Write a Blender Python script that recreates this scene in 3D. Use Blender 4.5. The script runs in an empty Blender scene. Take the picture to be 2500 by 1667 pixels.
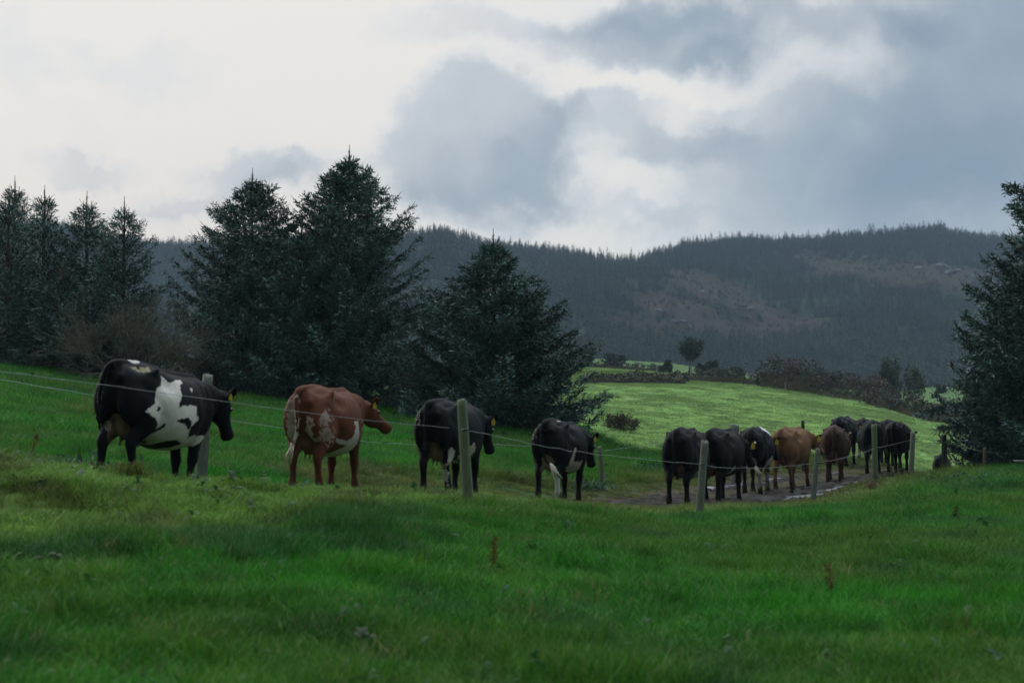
import bpy, bmesh, math, random
import numpy as np
from mathutils import Vector, Matrix
from mathutils.bvhtree import BVHTree

R = math.radians
sc = bpy.context.scene
COL = sc.collection

# ------------------------------------------------------------------ camera
F = 3472.0                      # focal length in photo pixels (50 mm on a 36 mm wide frame, 2500 px)
CAMZ = 1.6
TH = math.atan((1005 - 833.5) / F)
cd = bpy.data.cameras.new('camera')
cd.lens = 50; cd.sensor_width = 36; cd.clip_start = 0.1; cd.clip_end = 9000
cd.dof.use_dof = True; cd.dof.focus_distance = 38; cd.dof.aperture_fstop = 2.2
cam = bpy.data.objects.new('camera', cd); COL.objects.link(cam)
cam.location = (0, 0, CAMZ); cam.rotation_euler = (math.pi / 2 + TH, 0, 0)
sc.camera = cam
sc.view_settings.view_transform = 'Standard'; sc.view_settings.look = 'None'
sc.view_settings.exposure = 0.0; sc.view_settings.gamma = 1; sc.view_settings.use_curve_mapping = False
sc.render.engine = 'CYCLES'
sc.cycles.use_denoising = True
sc.cycles.max_bounces = 6; sc.cycles.diffuse_bounces = 2; sc.cycles.glossy_bounces = 2
sc.cycles.transmission_bounces = 2; sc.cycles.transparent_max_bounces = 6; sc.cycles.volume_bounces = 0
sc.cycles.sample_clamp_indirect = 4

CT, ST = math.cos(TH), math.sin(TH)
def ray(px, py):
    u = (px - 1250) / F; v = (833.5 - py) / F
    return np.array([u, CT - v * ST, ST + v * CT])
def at(px, py, Y):
    d = ray(px, py); t = Y / d[1]
    return np.array([d[0] * t, Y, CAMZ + d[2] * t])
def zz(py, Y): return at(1250, py, Y)[2]

# ------------------------------------------------------------------ sky and light
SUN_EL, SUN_AZ = 20.0, -50.0     # degrees; azimuth from +Y towards +X
world = bpy.data.worlds.new('World'); sc.world = world; world.use_nodes = True
nt = world.node_tree; nt.nodes.clear()
def N(t, kind, **kw):
    n = t.nodes.new(kind)
    for k, v in kw.items(): setattr(n, k, v)
    return n
def setin(n, **kw):
    for k, v in kw.items(): n.inputs[k.replace('_', ' ')].default_value = v
def L(t, a, b): t.links.new(a, b)
def mathn(t, op, a, b=None, clamp=False):
    n = N(t, 'ShaderNodeMath', operation=op); n.use_clamp = clamp
    for i, x in enumerate((a, b)):
        if x is None: continue
        if isinstance(x, (int, float)): n.inputs[i].default_value = x
        else: L(t, x, n.inputs[i])
    return n.outputs[0]
def mixc(t, f, a, b, blend='MIX'):
    n = N(t, 'ShaderNodeMix', data_type='RGBA', blend_type=blend)
    for i, x in ((0, f), (6, a), (7, b)):
        if isinstance(x, (int, float)): n.inputs[i].default_value = x
        elif isinstance(x, tuple): n.inputs[i].default_value = (*x[:3], 1)
        else: L(t, x, n.inputs[i])
    return n.outputs[2]
def vm(t, op, a, b=None):
    n = N(t, 'ShaderNodeVectorMath', operation=op)
    for i, x in enumerate((a, b)):
        if x is None: continue
        if isinstance(x, (tuple, list)) or isinstance(x, np.ndarray): n.inputs[i].default_value = tuple(float(q) for q in x)
        else: L(t, x, n.inputs[i])
    return n
def srgb(r, g, b):
    f = lambda c: c / 12.92 if c <= .04045 else ((c + .055) / 1.055) ** 2.4
    return tuple(f(c / 255) for c in (r, g, b))
def ramp(t, fac, stops, interp='LINEAR'):
    n = N(t, 'ShaderNodeValToRGB'); n.color_ramp.interpolation = interp
    while len(n.color_ramp.elements) < len(stops): n.color_ramp.elements.new(.5)
    for e, (p, c) in zip(n.color_ramp.elements, stops):
        e.position = p; e.color = (*c[:3], 1) if isinstance(c, tuple) else (c, c, c, 1)
    L(t, fac, n.inputs[0]); return n.outputs[0]
def noise(t, vec, scale, detail=4, rough=.55, dist=0.0, out=0):
    n = N(t, 'ShaderNodeTexNoise'); n.inputs['Scale'].default_value = scale
    n.inputs['Detail'].default_value = detail; n.inputs['Roughness'].default_value = rough
    n.inputs['Distortion'].default_value = dist
    if vec is not None: L(t, vec, n.inputs['Vector'])
    return n.outputs[out]

sky = N(nt, 'ShaderNodeTexSky', sky_type='NISHITA'); sky.sun_disc = False
sky.sun_elevation = R(SUN_EL); sky.sun_rotation = R(SUN_AZ)
sky.air_density = 1.2; sky.dust_density = 2.0
tc = N(nt, 'ShaderNodeTexCoord'); D = tc.outputs['Generated']
w1 = noise(nt, D, 7.0, 6, .6, 0, 1)
w2 = noise(nt, D, 26.0, 5, .6, 0, 1)
dis = vm(nt, 'ADD', vm(nt, 'MULTIPLY', vm(nt, 'SUBTRACT', w1, (.5, .5, .5)).outputs[0], (.10, .10, .08)).outputs[0],
         vm(nt, 'MULTIPLY', vm(nt, 'SUBTRACT', w2, (.5, .5, .5)).outputs[0], (.055, .05, .048)).outputs[0]).outputs[0]
DD = vm(nt, 'ADD', D, dis).outputs[0]
def blob(px, py, rx, ry, amp, soft=.55):
    c = ray(px, py); c /= np.linalg.norm(c)
    v = vm(nt, 'MULTIPLY', vm(nt, 'SUBTRACT', DD, c).outputs[0], (F / rx, 1.0, F / ry)).outputs[0]
    l = vm(nt, 'LENGTH', v).outputs['Value']
    mr = N(nt, 'ShaderNodeMapRange', interpolation_type='SMOOTHSTEP')
    mr.inputs['From Min'].default_value = 1 + soft; mr.inputs['From Max'].default_value = 1 - soft
    mr.inputs['To Min'].default_value = 0; mr.inputs['To Max'].default_value = amp
    L(nt, l, mr.inputs[0]); return mr.outputs[0]
# general cover, light in the west (left), blue grey in the east (right)
sx = N(nt, 'ShaderNodeSeparateXYZ'); L(nt, D, sx.inputs[0])
fb = noise(nt, D, 3.4, 8, .58, .25)
fine = noise(nt, D, 11.0, 7, .6, .4)
grad = N(nt, 'ShaderNodeMapRange', interpolation_type='SMOOTHSTEP'); L(nt, sx.outputs[0], grad.inputs[0])
grad.inputs['From Min'].default_value = -.12; grad.inputs['From Max'].default_value = .36
grad.inputs['To Min'].default_value = 0.0; grad.inputs['To Max'].default_value = .40
zen = N(nt, 'ShaderNodeMapRange', interpolation_type='SMOOTHSTEP'); L(nt, sx.outputs[2], zen.inputs[0])
zen.inputs['From Min'].default_value = .30; zen.inputs['From Max'].default_value = .9
zen.inputs['To Min'].default_value = 0; zen.inputs['To Max'].default_value = -.30
dens = mathn(nt, 'ADD', grad.outputs[0], zen.outputs[0])
dens = mathn(nt, 'ADD', dens, mathn(nt, 'MULTIPLY', mathn(nt, 'SUBTRACT', fb, .5), .35))
dens = mathn(nt, 'ADD', dens, mathn(nt, 'MULTIPLY', mathn(nt, 'SUBTRACT', fine, .5), .42))
for b in [(1160, 375, 262, 195, .40, .22), (1240, 470, 250, 120, .14, .45), (985, 400, 120, 100, .08, .5), (1330, 420, 130, 110, .14, .4),
          (1150, 540, 330, 70, .14, .6),
          (1640, 95, 300, 85, .42, .5), (1800, 170, 130, 60, .20, .5), (1450, 120, 150, 60, .1, .6),
          (1150, 70, 210, 38, .20, .6), (1560, 40, 200, 50, .18, .6),
          (2420, 260, 330, 380, .26, .6), (2200, 400, 420, 200, .24, .6), (1900, 470, 420, 110, .18, .6),
          (1480, 300, 120, 45, .28, .55), (1640, 370, 180, 50, .28, .6), (1740, 290, 80, 28, .12, .6), (2150, 70, 150, 50, .2, .6), (2420, 60, 200, 90, .16, .6),
          (650, 420, 120, 45, .34, .5), (500, 480, 150, 28, .28, .6), (780, 440, 120, 60, .22, .6), (210, 398, 130, 24, .24, .6), (330, 190, 120, 60, .17, .6), (150, 170, 90, 40, .10, .6), (10, 130, 60, 90, .14, .6), (300, 500, 160, 22, .12, .6), (1580, 515, 90, 18, .12, .6),
          (1560, 470, 110, 45, -.12, .6), (2060, 150, 150, 70, -.22, .6), (1700, 235, 210, 45, -.20, .6), (1400, 200, 80, 60, -.16, .6), (1490, 440, 80, 80, -.14, .6),
          (1900, 15, 90, 25, -.15, .6), (1650, 320, 140, 25, -.12, .6), (1450, 590, 130, 40, -.10, .6)]:
    dens = mathn(nt, 'ADD', dens, blob(*b))
cloudc = ramp(nt, dens, [(0, srgb(241, 236, 230)), (.18, srgb(230, 229, 228)), (.42, srgb(200, 205, 211)), (.70, srgb(166, 177, 189)), (1.0, srgb(132, 149, 170))])
# a pinkish warmth low in the west
low = N(nt, 'ShaderNodeMapRange', interpolation_type='SMOOTHSTEP'); L(nt, sx.outputs[2], low.inputs[0])
low.inputs['From Min'].default_value = .26; low.inputs['From Max'].default_value = .08
low.inputs['To Min'].default_value = 0; low.inputs['To Max'].default_value = 1
west = N(nt, 'ShaderNodeMapRange', interpolation_type='SMOOTHSTEP'); L(nt, sx.outputs[0], west.inputs[0])
west.inputs['From Min'].default_value = .12; west.inputs['From Max'].default_value = -.25
west.inputs['To Min'].default_value = 0; west.inputs['To Max'].default_value = 1
cloudc = mixc(nt, mathn(nt, 'MULTIPLY', low.outputs[0], west.outputs[0]), cloudc, mixc(nt, 1.0, cloudc, (.985, .93, .905), 'MULTIPLY'))
cl10 = mixc(nt, 1.0, cloudc, (1, 1, 1), 'MULTIPLY')
zg_ = N(nt, 'ShaderNodeMapRange', interpolation_type='SMOOTHSTEP'); L(nt, sx.outputs[2], zg_.inputs[0])   # overcast sky grows brighter overhead
zg_.inputs['From Min'].default_value = .25; zg_.inputs['From Max'].default_value = .95; zg_.inputs['To Min'].default_value = 10.3; zg_.inputs['To Max'].default_value = 40.0
zt_ = N(nt, 'ShaderNodeMapRange', interpolation_type='SMOOTHSTEP'); L(nt, sx.outputs[2], zt_.inputs[0]); zt_.inputs['From Min'].default_value = .25; zt_.inputs['From Max'].default_value = .8
cl10 = mixc(nt, zt_.outputs[0], cl10, mixc(nt, 1.0, cl10, (.84, .95, 1.08), 'MULTIPLY'))
vmul = vm(nt, 'SCALE', cl10).outputs[0]; 
fb_ = N(nt, 'ShaderNodeMapRange', interpolation_type='SMOOTHSTEP'); L(nt, sx.outputs[1], fb_.inputs[0])   # thick cloud behind the viewer, thin cloud in front where the sun is
fb_.inputs['From Min'].default_value = -.6; fb_.inputs['From Max'].default_value = .5; fb_.inputs['To Min'].default_value = .22; fb_.inputs['To Max'].default_value = 1.0
L(nt, mathn(nt, 'MULTIPLY', zg_.outputs[0], fb_.outputs[0]), vmul.node.inputs['Scale'])
bg = N(nt, 'ShaderNodeBackground'); bg.inputs['Strength'].default_value = .1
L(nt, mixc(nt, .93, sky.outputs[0], vmul), bg.inputs['Color'])
wo = N(nt, 'ShaderNodeOutputWorld'); L(nt, bg.outputs[0], wo.inputs[0])

sd = bpy.data.lights.new('sun', 'SUN'); sd.energy = 1.2; sd.angle = R(25); sd.color = (1.0, .93, .84)
sun = bpy.data.objects.new('sun', sd); COL.objects.link(sun)
dv = Vector((math.sin(R(SUN_AZ)) * math.cos(R(SUN_EL)), math.cos(R(SUN_AZ)) * math.cos(R(SUN_EL)), math.sin(R(SUN_EL))))
sun.rotation_euler = (-dv).to_track_quat('-Z', 'Y').to_euler()

# ------------------------------------------------------------------ helpers
rng = np.random.default_rng(7)
random.seed(7)
def hash2(ix, iy, s):
    h = (ix.astype(np.int64) * 374761393 + iy.astype(np.int64) * 668265263 + s * 974634777) & 0x7fffffff
    h = ((h ^ (h >> 13)) * 1274126177) & 0x7fffffff
    return ((h ^ (h >> 16)) & 0xffff) / 65535.0
def vnoise(x, y, s=0):
    x = np.asarray(x, float); y = np.asarray(y, float)
    ix = np.floor(x); iy = np.floor(y); fx = x - ix; fy = y - iy
    fx = fx * fx * (3 - 2 * fx); fy = fy * fy * (3 - 2 * fy)
    a = hash2(ix, iy, s); b = hash2(ix + 1, iy, s); c = hash2(ix, iy + 1, s); d = hash2(ix + 1, iy + 1, s)
    return (a * (1 - fx) + b * fx) * (1 - fy) + (c * (1 - fx) + d * fx) * fy
def fbm(x, y, s=0, o=4):
    r = 0; a = .5; t = 0
    for i in range(o):
        r = r + a * vnoise(x * 2 ** i + 17.3 * i, y * 2 ** i - 9.1 * i, s + i); t += a; a *= .5
    return r / t
def noise3(p, s=0):   # cheap 3-D noise
    return (vnoise(p[:, 0] + .37 * p[:, 2], p[:, 1] - .61 * p[:, 2], s) + vnoise(p[:, 1] + 11, p[:, 2] + .4 * p[:, 0], s + 5) + vnoise(p[:, 2] - 3, p[:, 0] + 7, s + 9)) / 3
def sstep(a, b, x):
    t = np.clip((x - a) / (b - a), 0, 1); return t * t * (3 - 2 * t)

def new_mesh(name, verts, faces, mat=None, smooth=False, col=None, colname='tint', sizes=None):
    """faces: (n,k) int array, or flat list with sizes"""
    me = bpy.data.meshes.new(name)
    verts = np.asarray(verts, np.float32)
    if isinstance(faces, np.ndarray) and faces.ndim == 2:
        n, k = faces.shape
        me.vertices.add(len(verts)); me.vertices.foreach_set('co', verts.ravel())
        me.loops.add(n * k); me.loops.foreach_set('vertex_index', faces.astype(np.int32).ravel())
        me.polygons.add(n); me.polygons.foreach_set('loop_start', np.arange(0, n * k, k, dtype=np.int32))
        me.update(calc_edges=True)
    else:
        me.from_pydata([tuple(v) for v in verts], [], [tuple(int(i) for i in f) for f in faces]); me.update()
    if smooth: me.polygons.foreach_set('use_smooth', np.ones(len(me.polygons), bool))
    if col is not None:
        a = me.color_attributes.new(colname, 'FLOAT_COLOR', 'POINT')
        c = np.ones((len(verts), 4), np.float32); c[:, :3] = col; a.data.foreach_set('color', c.ravel())
    if mat: me.materials.append(mat)
    return me
def obj(name, me, parent=None, loc=None, link=True):
    o = bpy.data.objects.new(name, me)
    if link: COL.objects.link(o)
    if parent: o.parent = parent
    if loc is not None: o.location = tuple(float(q) for q in loc)
    return o
def tag(o, label=None, cat=None, group=None, kind=None):
    if label: o['label'] = label
    if cat: o['category'] = cat
    if group: o['group'] = group
    if kind: o['kind'] = kind
    return o
def empty(name, loc, rz=0):
    o = bpy.data.objects.new(name, None); COL.objects.link(o)
    o.location = tuple(float(q) for q in loc); o.rotation_euler = (0, 0, rz); return o

def mat_attr(name, attr='tint', rough=.6, spec=.3, mul=1.0, nscale=0, namp=.4, transl=0, inst=False, bump=0, bscale=60, sheen=0, coords='Object'):
    m = bpy.data.materials.new(name); m.use_nodes = True; t = m.node_tree; t.nodes.clear()
    at_ = N(t, 'ShaderNodeAttribute', attribute_name=attr)
    if inst: at_.attribute_type = 'INSTANCER'
    c = at_.outputs['Color']
    tcn = N(t, 'ShaderNodeTexCoord').outputs[coords]
    if nscale:
        n = noise(t, tcn, nscale, 4, .6)
        v = mathn(t, 'ADD', mathn(t, 'MULTIPLY', n, 2 * namp), 1 - namp)
        cv = N(t, 'ShaderNodeCombineXYZ')
        for i in range(3): L(t, v, cv.inputs[i])
        c = mixc(t, 1.0, c, cv.outputs[0], 'MULTIPLY')
    p = N(t, 'ShaderNodeBsdfPrincipled'); L(t, c, p.inputs['Base Color'])
    p.inputs['Roughness'].default_value = rough; p.inputs['Specular IOR Level'].default_value = spec
    if sheen: p.inputs['Sheen Weight'].default_value = sheen; p.inputs['Sheen Roughness'].default_value = .5
    if bump:
        b = N(t, 'ShaderNodeBump'); b.inputs['Strength'].default_value = bump; b.inputs['Distance'].default_value = .01
        L(t, noise(t, tcn, bscale, 3, .6), b.inputs['Height']); L(t, b.outputs[0], p.inputs['Normal'])
    out = N(t, 'ShaderNodeOutputMaterial'); s = p.outputs[0]
    if transl:
        tr = N(t, 'ShaderNodeBsdfTranslucent'); L(t, c, tr.inputs[0])
        mx = N(t, 'ShaderNodeMixShader'); mx.inputs[0].default_value = transl
        L(t, s, mx.inputs[1]); L(t, tr.outputs[0], mx.inputs[2]); s = mx.outputs[0]
    L(t, s, out.inputs[0]); return m
def mat_noise(name, c1, c2, scale=8, rough=.8, spec=.2, bump=.3, bscale=None, stretch=None, c3=None):
    m = bpy.data.materials.new(name); m.use_nodes = True; t = m.node_tree; t.nodes.clear()
    v = N(t, 'ShaderNodeTexCoord').outputs['Object']
    if stretch:
        mp = N(t, 'ShaderNodeMapping'); mp.inputs['Scale'].default_value = stretch; L(t, v, mp.inputs[0]); v = mp.outputs[0]
    n = noise(t, v, scale, 6, .6)
    st = [(.3, c1), (.7, c2)] if c3 is None else [(.25, c1), (.5, c2), (.75, c3)]
    p = N(t, 'ShaderNodeBsdfPrincipled'); L(t, ramp(t, n, st), p.inputs['Base Color'])
    p.inputs['Roughness'].default_value = rough; p.inputs['Specular IOR Level'].default_value = spec
    if bump:
        b = N(t, 'ShaderNodeBump'); b.inputs['Strength'].default_value = bump; b.inputs['Distance'].default_value = .01
        L(t, noise(t, v, bscale or scale * 3, 4, .6), b.inputs['Height']); L(t, b.outputs[0], p.inputs['Normal'])
    out = N(t, 'ShaderNodeOutputMaterial'); L(t, p.outputs[0], out.inputs[0]); return m

# ------------------------------------------------------------------ terrain height
def Z(*a):  # pairs (Y, py) -> (Y, z)
    return [(y, zz(p, y)) for y, p in a]
cols = [
 (-900, [(2, .3), (8, .8), (13, 1.1), (14.2, 1.4), (18, 1.6), (30, 2.3), (45, 3.9), (60, 4.4), (100, 5), (200, 5.5), (300, 3), (460, -8)]),
 (0,    [(2, .1), (7, .27), (10, .40)] + Z((13.3, 1245), (14.4, 1168), (15.6, 1124), (16.4, 1122), (17.2, 1138), (18.8, 1118), (21, 1078), (30, 985), (45, 888)) + [(60, 3.7), (100, 4.2), (200, 5), (300, 3), (460, -8)]),
 (430,  [(2, .07), (7, .2), (11, .4)] + Z((14.0, 1262), (14.8, 1212), (16.2, 1180)) + [(17.2, .56), (19, .57)] + Z((21, 1138), (25, 1095), (35, 1010), (45, 951)) + [(60, 2.7), (100, 3.5), (200, 5), (300, 3), (460, -8)]),
 (850,  [(2, .04), (7, .12), (11, .27)] + Z((14, 1274), (15.4, 1232), (17, 1208)) + [(19.4, .47), (21, .43)] + Z((24, 1160), (30, 1100), (40, 1022), (47, 988)) + [(60, 2.3), (100, 3.2), (200, 5), (300, 2.5), (460, -8)]),
 (1150, [(2, .02), (7, .08), (11, .18), (14, .33)] + Z((16.5, 1240), (18, 1230), (21.6, 1218), (25, 1195), (32, 1130), (40, 1060), (45, 1022)) + [(60, 2.0), (90, 2.7), (200, 5.5), (300, 4), (460, -8)]),
 (1400, [(2, .01), (7, .05), (12, .13)] + Z((17, 1268), (20, 1250), (22.5, 1240), (25.8, 1231), (28.5, 1206), (32, 1172), (38, 1108), (45, 1048), (60, 1018), (90, 975), (125, 940), (150, 925), (200, 896), (245, 873)) + [(270, 11.8), (310, 9), (460, -8)]),
 (1650, [(2, 0), (7, .03), (12, .05), (18, .05)] + Z((22, 1258), (24.5, 1240), (26.5, 1228), (30, 1203), (35, 1170), (40, 1138), (48, 1085), (60, 1045), (90, 990), (130, 947), (160, 931), (200, 910), (240, 892), (270, 884)) + [(290, 10.9), (330, 8), (460, -8)]),
 (1850, [(2, 0), (12, 0), (20, .0), (24, -.03), (27, -.2)] + Z((31, 1205), (36, 1172), (42, 1135), (50, 1098), (65, 1053), (95, 1005), (130, 968), (160, 945), (200, 925), (240, 912)) + [(280, 7.6), (330, 6), (460, -8)]),
 (2000, [(2, 0), (12, 0), (22, .0)] + Z((28, 1232), (32, 1212), (36, 1180), (40, 1158)) + Z((50, 1115), (70, 1060), (100, 1015), (140, 978), (165, 962)) + [(200, 4.4), (260, 4.6), (320, 3), (460, -8)]),
 (2150, [(2, 0), (12, 0), (22, .0), (33, -.02)] + Z((37, 1168), (40, 1155), (44, 1143), (52, 1122), (75, 1075), (105, 1028), (145, 990), (170, 975)) + [(200, 3.6), (260, 4.2), (320, 3), (460, -8)]),
 (2260, [(2, 0), (12, 0), (20, .0), (33, .0)] + Z((38, 1166), (41, 1152), (44.5, 1144)) + [(52, -.8), (62, -1.1), (72, -1.15)] + Z((90, 1098), (120, 1052), (155, 1015), (180, 1000), (205, 985), (260, 942)) + [(300, 6.2), (340, 4), (460, -8)]),
 (2450, [(2, 0), (12, 0), (20, .0), (33, .02)] + Z((39, 1150), (42.5, 1142)) + [(50, -.6), (60, -1), (90, -.9), (120, 0), (200, 2.8)] + Z((260, 943),) + [(300, 6), (460, -8)]),
 (3400, [(2, 0), (12, 0), (20, .0), (33, .05), (42, .0), (50, -.5), (60, -1), (90, -.9), (120, 0), (200, 3), (300, 6), (460, -8)]),
]
NY = 700
LY = np.linspace(math.log(2), math.log(470), NY); PXS = np.linspace(-900, 3400, 432)
tab = np.zeros((len(cols), NY))
for i, (px, prof) in enumerate(cols):
    ys = np.array([p[0] for p in prof]); zs = np.array([p[1] for p in prof])
    tab[i] = np.interp(np.exp(LY), ys, zs)
def gsm(a, s, ax):
    k = np.exp(-.5 * (np.arange(-3 * s, 3 * s + 1) / s) ** 2); k /= k.sum(); p = 3 * s
    return np.apply_along_axis(lambda v: np.convolve(np.pad(v, p, mode='edge'), k, 'valid'), ax, a)
tab = gsm(tab, 3, 1)
cp = np.array([c[0] for c in cols], float)
T2 = np.stack([np.interp(PXS, cp, tab[:, j]) for j in range(NY)], 1)
T2 = gsm(T2, 4, 0)

def seg_dist(x, y, pts):
    """distance to polyline and parameter"""
    best = np.full(np.shape(x), 1e9); par = np.zeros(np.shape(x))
    for i in range(len(pts) - 1):
        ax, ay = pts[i]; bx, by = pts[i + 1]; dx, dy = bx - ax, by - ay
        t = np.clip(((x - ax) * dx + (y - ay) * dy) / (dx * dx + dy * dy), 0, 1)
        d = np.hypot(x - ax - t * dx, y - ay - t * dy)
        m = d < best; best = np.where(m, d, best); par = np.where(m, i + t, par)
    return best, par
PATH = [(-9, 10), (-4.3, 17.3), (-2.5, 19.8), (-.9, 22), (1.2, 25.6), (3.2, 27.3), (5.4, 32), (8.1, 37.6), (11.2, 42.5), (14, 47), (20, 53)]
def base_h(x, y):
    Y = np.maximum(y, 2.0)
    px = np.clip(x / Y * F + 1250, -899, 3399)
    fi = (np.log(np.clip(Y, 2, 469)) - LY[0]) / (LY[1] - LY[0]); fj = (px - PXS[0]) / (PXS[1] - PXS[0])
    i0 = np.clip(fi.astype(int), 0, NY - 2); j0 = np.clip(fj.astype(int), 0, len(PXS) - 2)
    a = fi - i0; b = fj - j0
    z = (T2[j0, i0] * (1 - a) + T2[j0, i0 + 1] * a) * (1 - b) + (T2[j0 + 1, i0] * (1 - a) + T2[j0 + 1, i0 + 1] * a) * b
    return z
def bankmask(x, y):
    """tussocky bank on the camera side of the path"""
    d, p = seg_dist(x, y, PATH)
    side = (x * .857 - y * .515) - (-4.3 * .857 - 17.3 * .515)   # positive towards the camera/right
    m = sstep(4.5, 2.6, d) * (p < 6.6)
    near = np.where(side > -.5, 1, .0)
    return m * near, d, p, side
def gh(x, y):
    x = np.asarray(x, float); y = np.asarray(y, float)
    z = base_h(x, y)
    m, d, p, side = bankmask(x, y)
    k = sstep(60, 12, y)
    z = z + (fbm(x * .9, y * .9, 3, 3) - .5) * .10 * (1 - .5 * sstep(20, 60, y)) + (fbm(x * .05, y * .05, 8, 2) - .5) * .5 * sstep(60, 150, y)
    z = z + m * sstep(28, 18, y) * ((fbm(x * 2.1, y * 2.1, 21, 3) - .5) * .17)
    # worn path, a little lower
    pm = sstep(2.3, 1.2, d + (fbm(x * .8, y * .8, 40, 3) - .5) * 1.6) * sstep(3.9, 4.5, p)
    z = z - .07 * pm
    return z

# material zones (0..1 masks) used for both soil colour and grass type
GREEN = np.array([.022, .105, .012]); LUSH = np.array([.029, .196, .011]); YEL = np.array([.215, .345, .115]); MOSS = np.array([.120, .240, .034]); SOIL = np.array([.045, .038, .020])
def zone(x, y):
    m, d, p, side = bankmask(x, y)
    Y = np.maximum(y, 2); px = x / Y * F + 1250
    w = (fbm(x * .25, y * .25, 60, 3) - .5)
    # pale far pasture: right of / beyond the left meadow edge
    edgeY = np.interp(px, [1100, 1400, 1480, 1560, 1700, 1900, 2100, 2300, 2500], [200, 45.5, 43.5, 42, 46, 48, 50, 47, 46])
    yel = sstep(-1.2, 1.6, y - edgeY + w * 4) * (px > 1150)
    bank = sstep(.25, .75, m + w * .5) * sstep(34, 29, y)
    rim = sstep(3.3, 1.6, d + w * 1.5) * (p > 3) 
    return dict(d=d, p=p, side=side, yel=yel, bank=np.clip(bank, 0, 1), rim=rim, px=px, m=m)

# ------------------------------------------------------------------ ground mesh
ang = np.unique(np.concatenate([np.linspace(-180, -27, 40), np.linspace(-27, 27, 380), np.linspace(27, 180, 40)]))
rad = np.concatenate([[.6, 1.2, 2, 3, 4], np.geomspace(5, 60, 190), np.geomspace(61, 560, 80)])
A, Rr = np.meshgrid(np.radians(ang), rad)
gx = Rr * np.sin(A); gy = Rr * np.cos(A)
gz = gh(gx.ravel(), gy.ravel()).reshape(gx.shape)
bk = gy < 2
gz = np.where(bk, np.where(gy < -2, 0, (gz)), gz)
nR, nA = gx.shape
V = np.stack([gx, gy, gz], -1).reshape(-1, 3)
ii, jj = np.meshgrid(np.arange(nR - 1), np.arange(nA - 1), indexing='ij')
q = ii * nA + jj
Fc = np.stack([q, q + nA, q + nA + 1, q + 1], -1).reshape(-1, 4)[:, ::-1]
zn = zone(V[:, 0], V[:, 1])
n1 = fbm(V[:, 0] * 1.3, V[:, 1] * 1.3, 90, 4)[:, None]
c = GREEN * (.5 + .4 * n1)
c = c * (1 - zn['yel'][:, None]) + zn['yel'][:, None] * YEL * (.62 + .5 * n1)
c = c * (1 - zn['bank'][:, None]) + zn['bank'][:, None] * (MOSS * .55 * (.6 + .8 * n1))
ry = V[:, 1]
far = sstep(185, 215, ry)[:, None]
c = c * (1 - far) + far * (np.array([.055, .115, .032]) * (.8 + .4 * n1))
pm = (sstep(2.6, 1.4, zn['d']) * sstep(3.8, 4.4, zn['p']))[:, None]
c = c * (1 - pm) + pm * SOIL * (.8 + .6 * n1)
MG = mat_attr('pasture_ground', rough=.9, spec=.1, nscale=5, namp=.45, bump=.6, bscale=14)
ground = tag(obj('ground', new_mesh('ground', V, Fc, MG, True, c)), kind='structure')

# ------------------------------------------------------------------ muddy track, wet
trk = PATH[3:9]
s_ = np.linspace(0, 1, 260); cum = [0]
for a, b in zip(trk[:-1], trk[1:]): cum.append(cum[-1] + math.hypot(b[0] - a[0], b[1] - a[1]))
cx = np.interp(s_ * cum[-1], cum, [p[0] for p in trk]); cy = np.interp(s_ * cum[-1], cum, [p[1] for p in trk])
cx = gsm(cx[None], 8, 1)[0]; cy = gsm(cy[None], 8, 1)[0]
tx = np.gradient(cx); ty = np.gradient(cy); tl = np.hypot(tx, ty); tx /= tl; ty /= tl
wv = np.linspace(-2.3, 2.3, 60)
mx_ = cx[:, None] + ty[:, None] * wv; my_ = cy[:, None] - tx[:, None] * wv
ss = s_[:, None] * cum[-1] + 0 * wv
z0 = gh(mx_.ravel(), my_.ravel()).reshape(mx_.shape)
med = np.exp(-((wv[None] + .35) / .38) ** 2) * sstep(.32, .5, s_[:, None])     # grassed strip in the middle
edge = sstep(1.55, .9, np.abs(wv[None] - .1) - .9 * (fbm(ss * .8, wv[None] * .8 + 0 * ss, 5, 3) - .5))
endm = sstep(0.115, .20, s_[:, None] + .05 * (fbm(ss, wv[None] + 0 * ss, 9, 2) - .5)) * sstep(1, .93, s_[:, None])
rough_ = (fbm(mx_ * 5, my_ * 5, 33, 4) - .5) * .20 + (vnoise(mx_ * 11, my_ * 11, 77) - .5) * .05
lift = (edge * endm - .5) * .12 - med * .12 - .02
zt = z0 + lift + rough_
V = np.stack([mx_, my_, zt], -1).reshape(-1, 3)
nR, nA = mx_.shape
ii, jj = np.meshgrid(np.arange(nR - 1), np.arange(nA - 1), indexing='ij'); q = ii * nA + jj
Fc = np.stack([q, q + nA, q + nA + 1, q + 1], -1).reshape(-1, 4)
MM = bpy.data.materials.new('wet_mud'); MM.use_nodes = True; t = MM.node_tree; t.nodes.clear()
v = N(t, 'ShaderNodeTexCoord').outputs['Object']; p = N(t, 'ShaderNodeBsdfPrincipled')
L(t, ramp(t, noise(t, v, 6, 5), [(.3, (.010, .008, .0065)), (.7, (.028, .021, .016))]), p.inputs['Base Color'])
L(t, ramp(t, noise(t, v, 3.1, 4), [(.42, .95), (.6, .7)]), p.inputs['Roughness'])
p.inputs['Specular IOR Level'].default_value = .25
b = N(t, 'ShaderNodeBump'); b.inputs['Strength'].default_value = .9; b.inputs['Distance'].default_value = .03
L(t, noise(t, v, 22, 5, .75), b.inputs['Height']); L(t, b.outputs[0], p.inputs['Normal'])
L(t, p.outputs[0], N(t, 'ShaderNodeOutputMaterial').inputs[0])
tag(obj('track', new_mesh('track', V, Fc, MM, True)), kind='structure')

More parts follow.
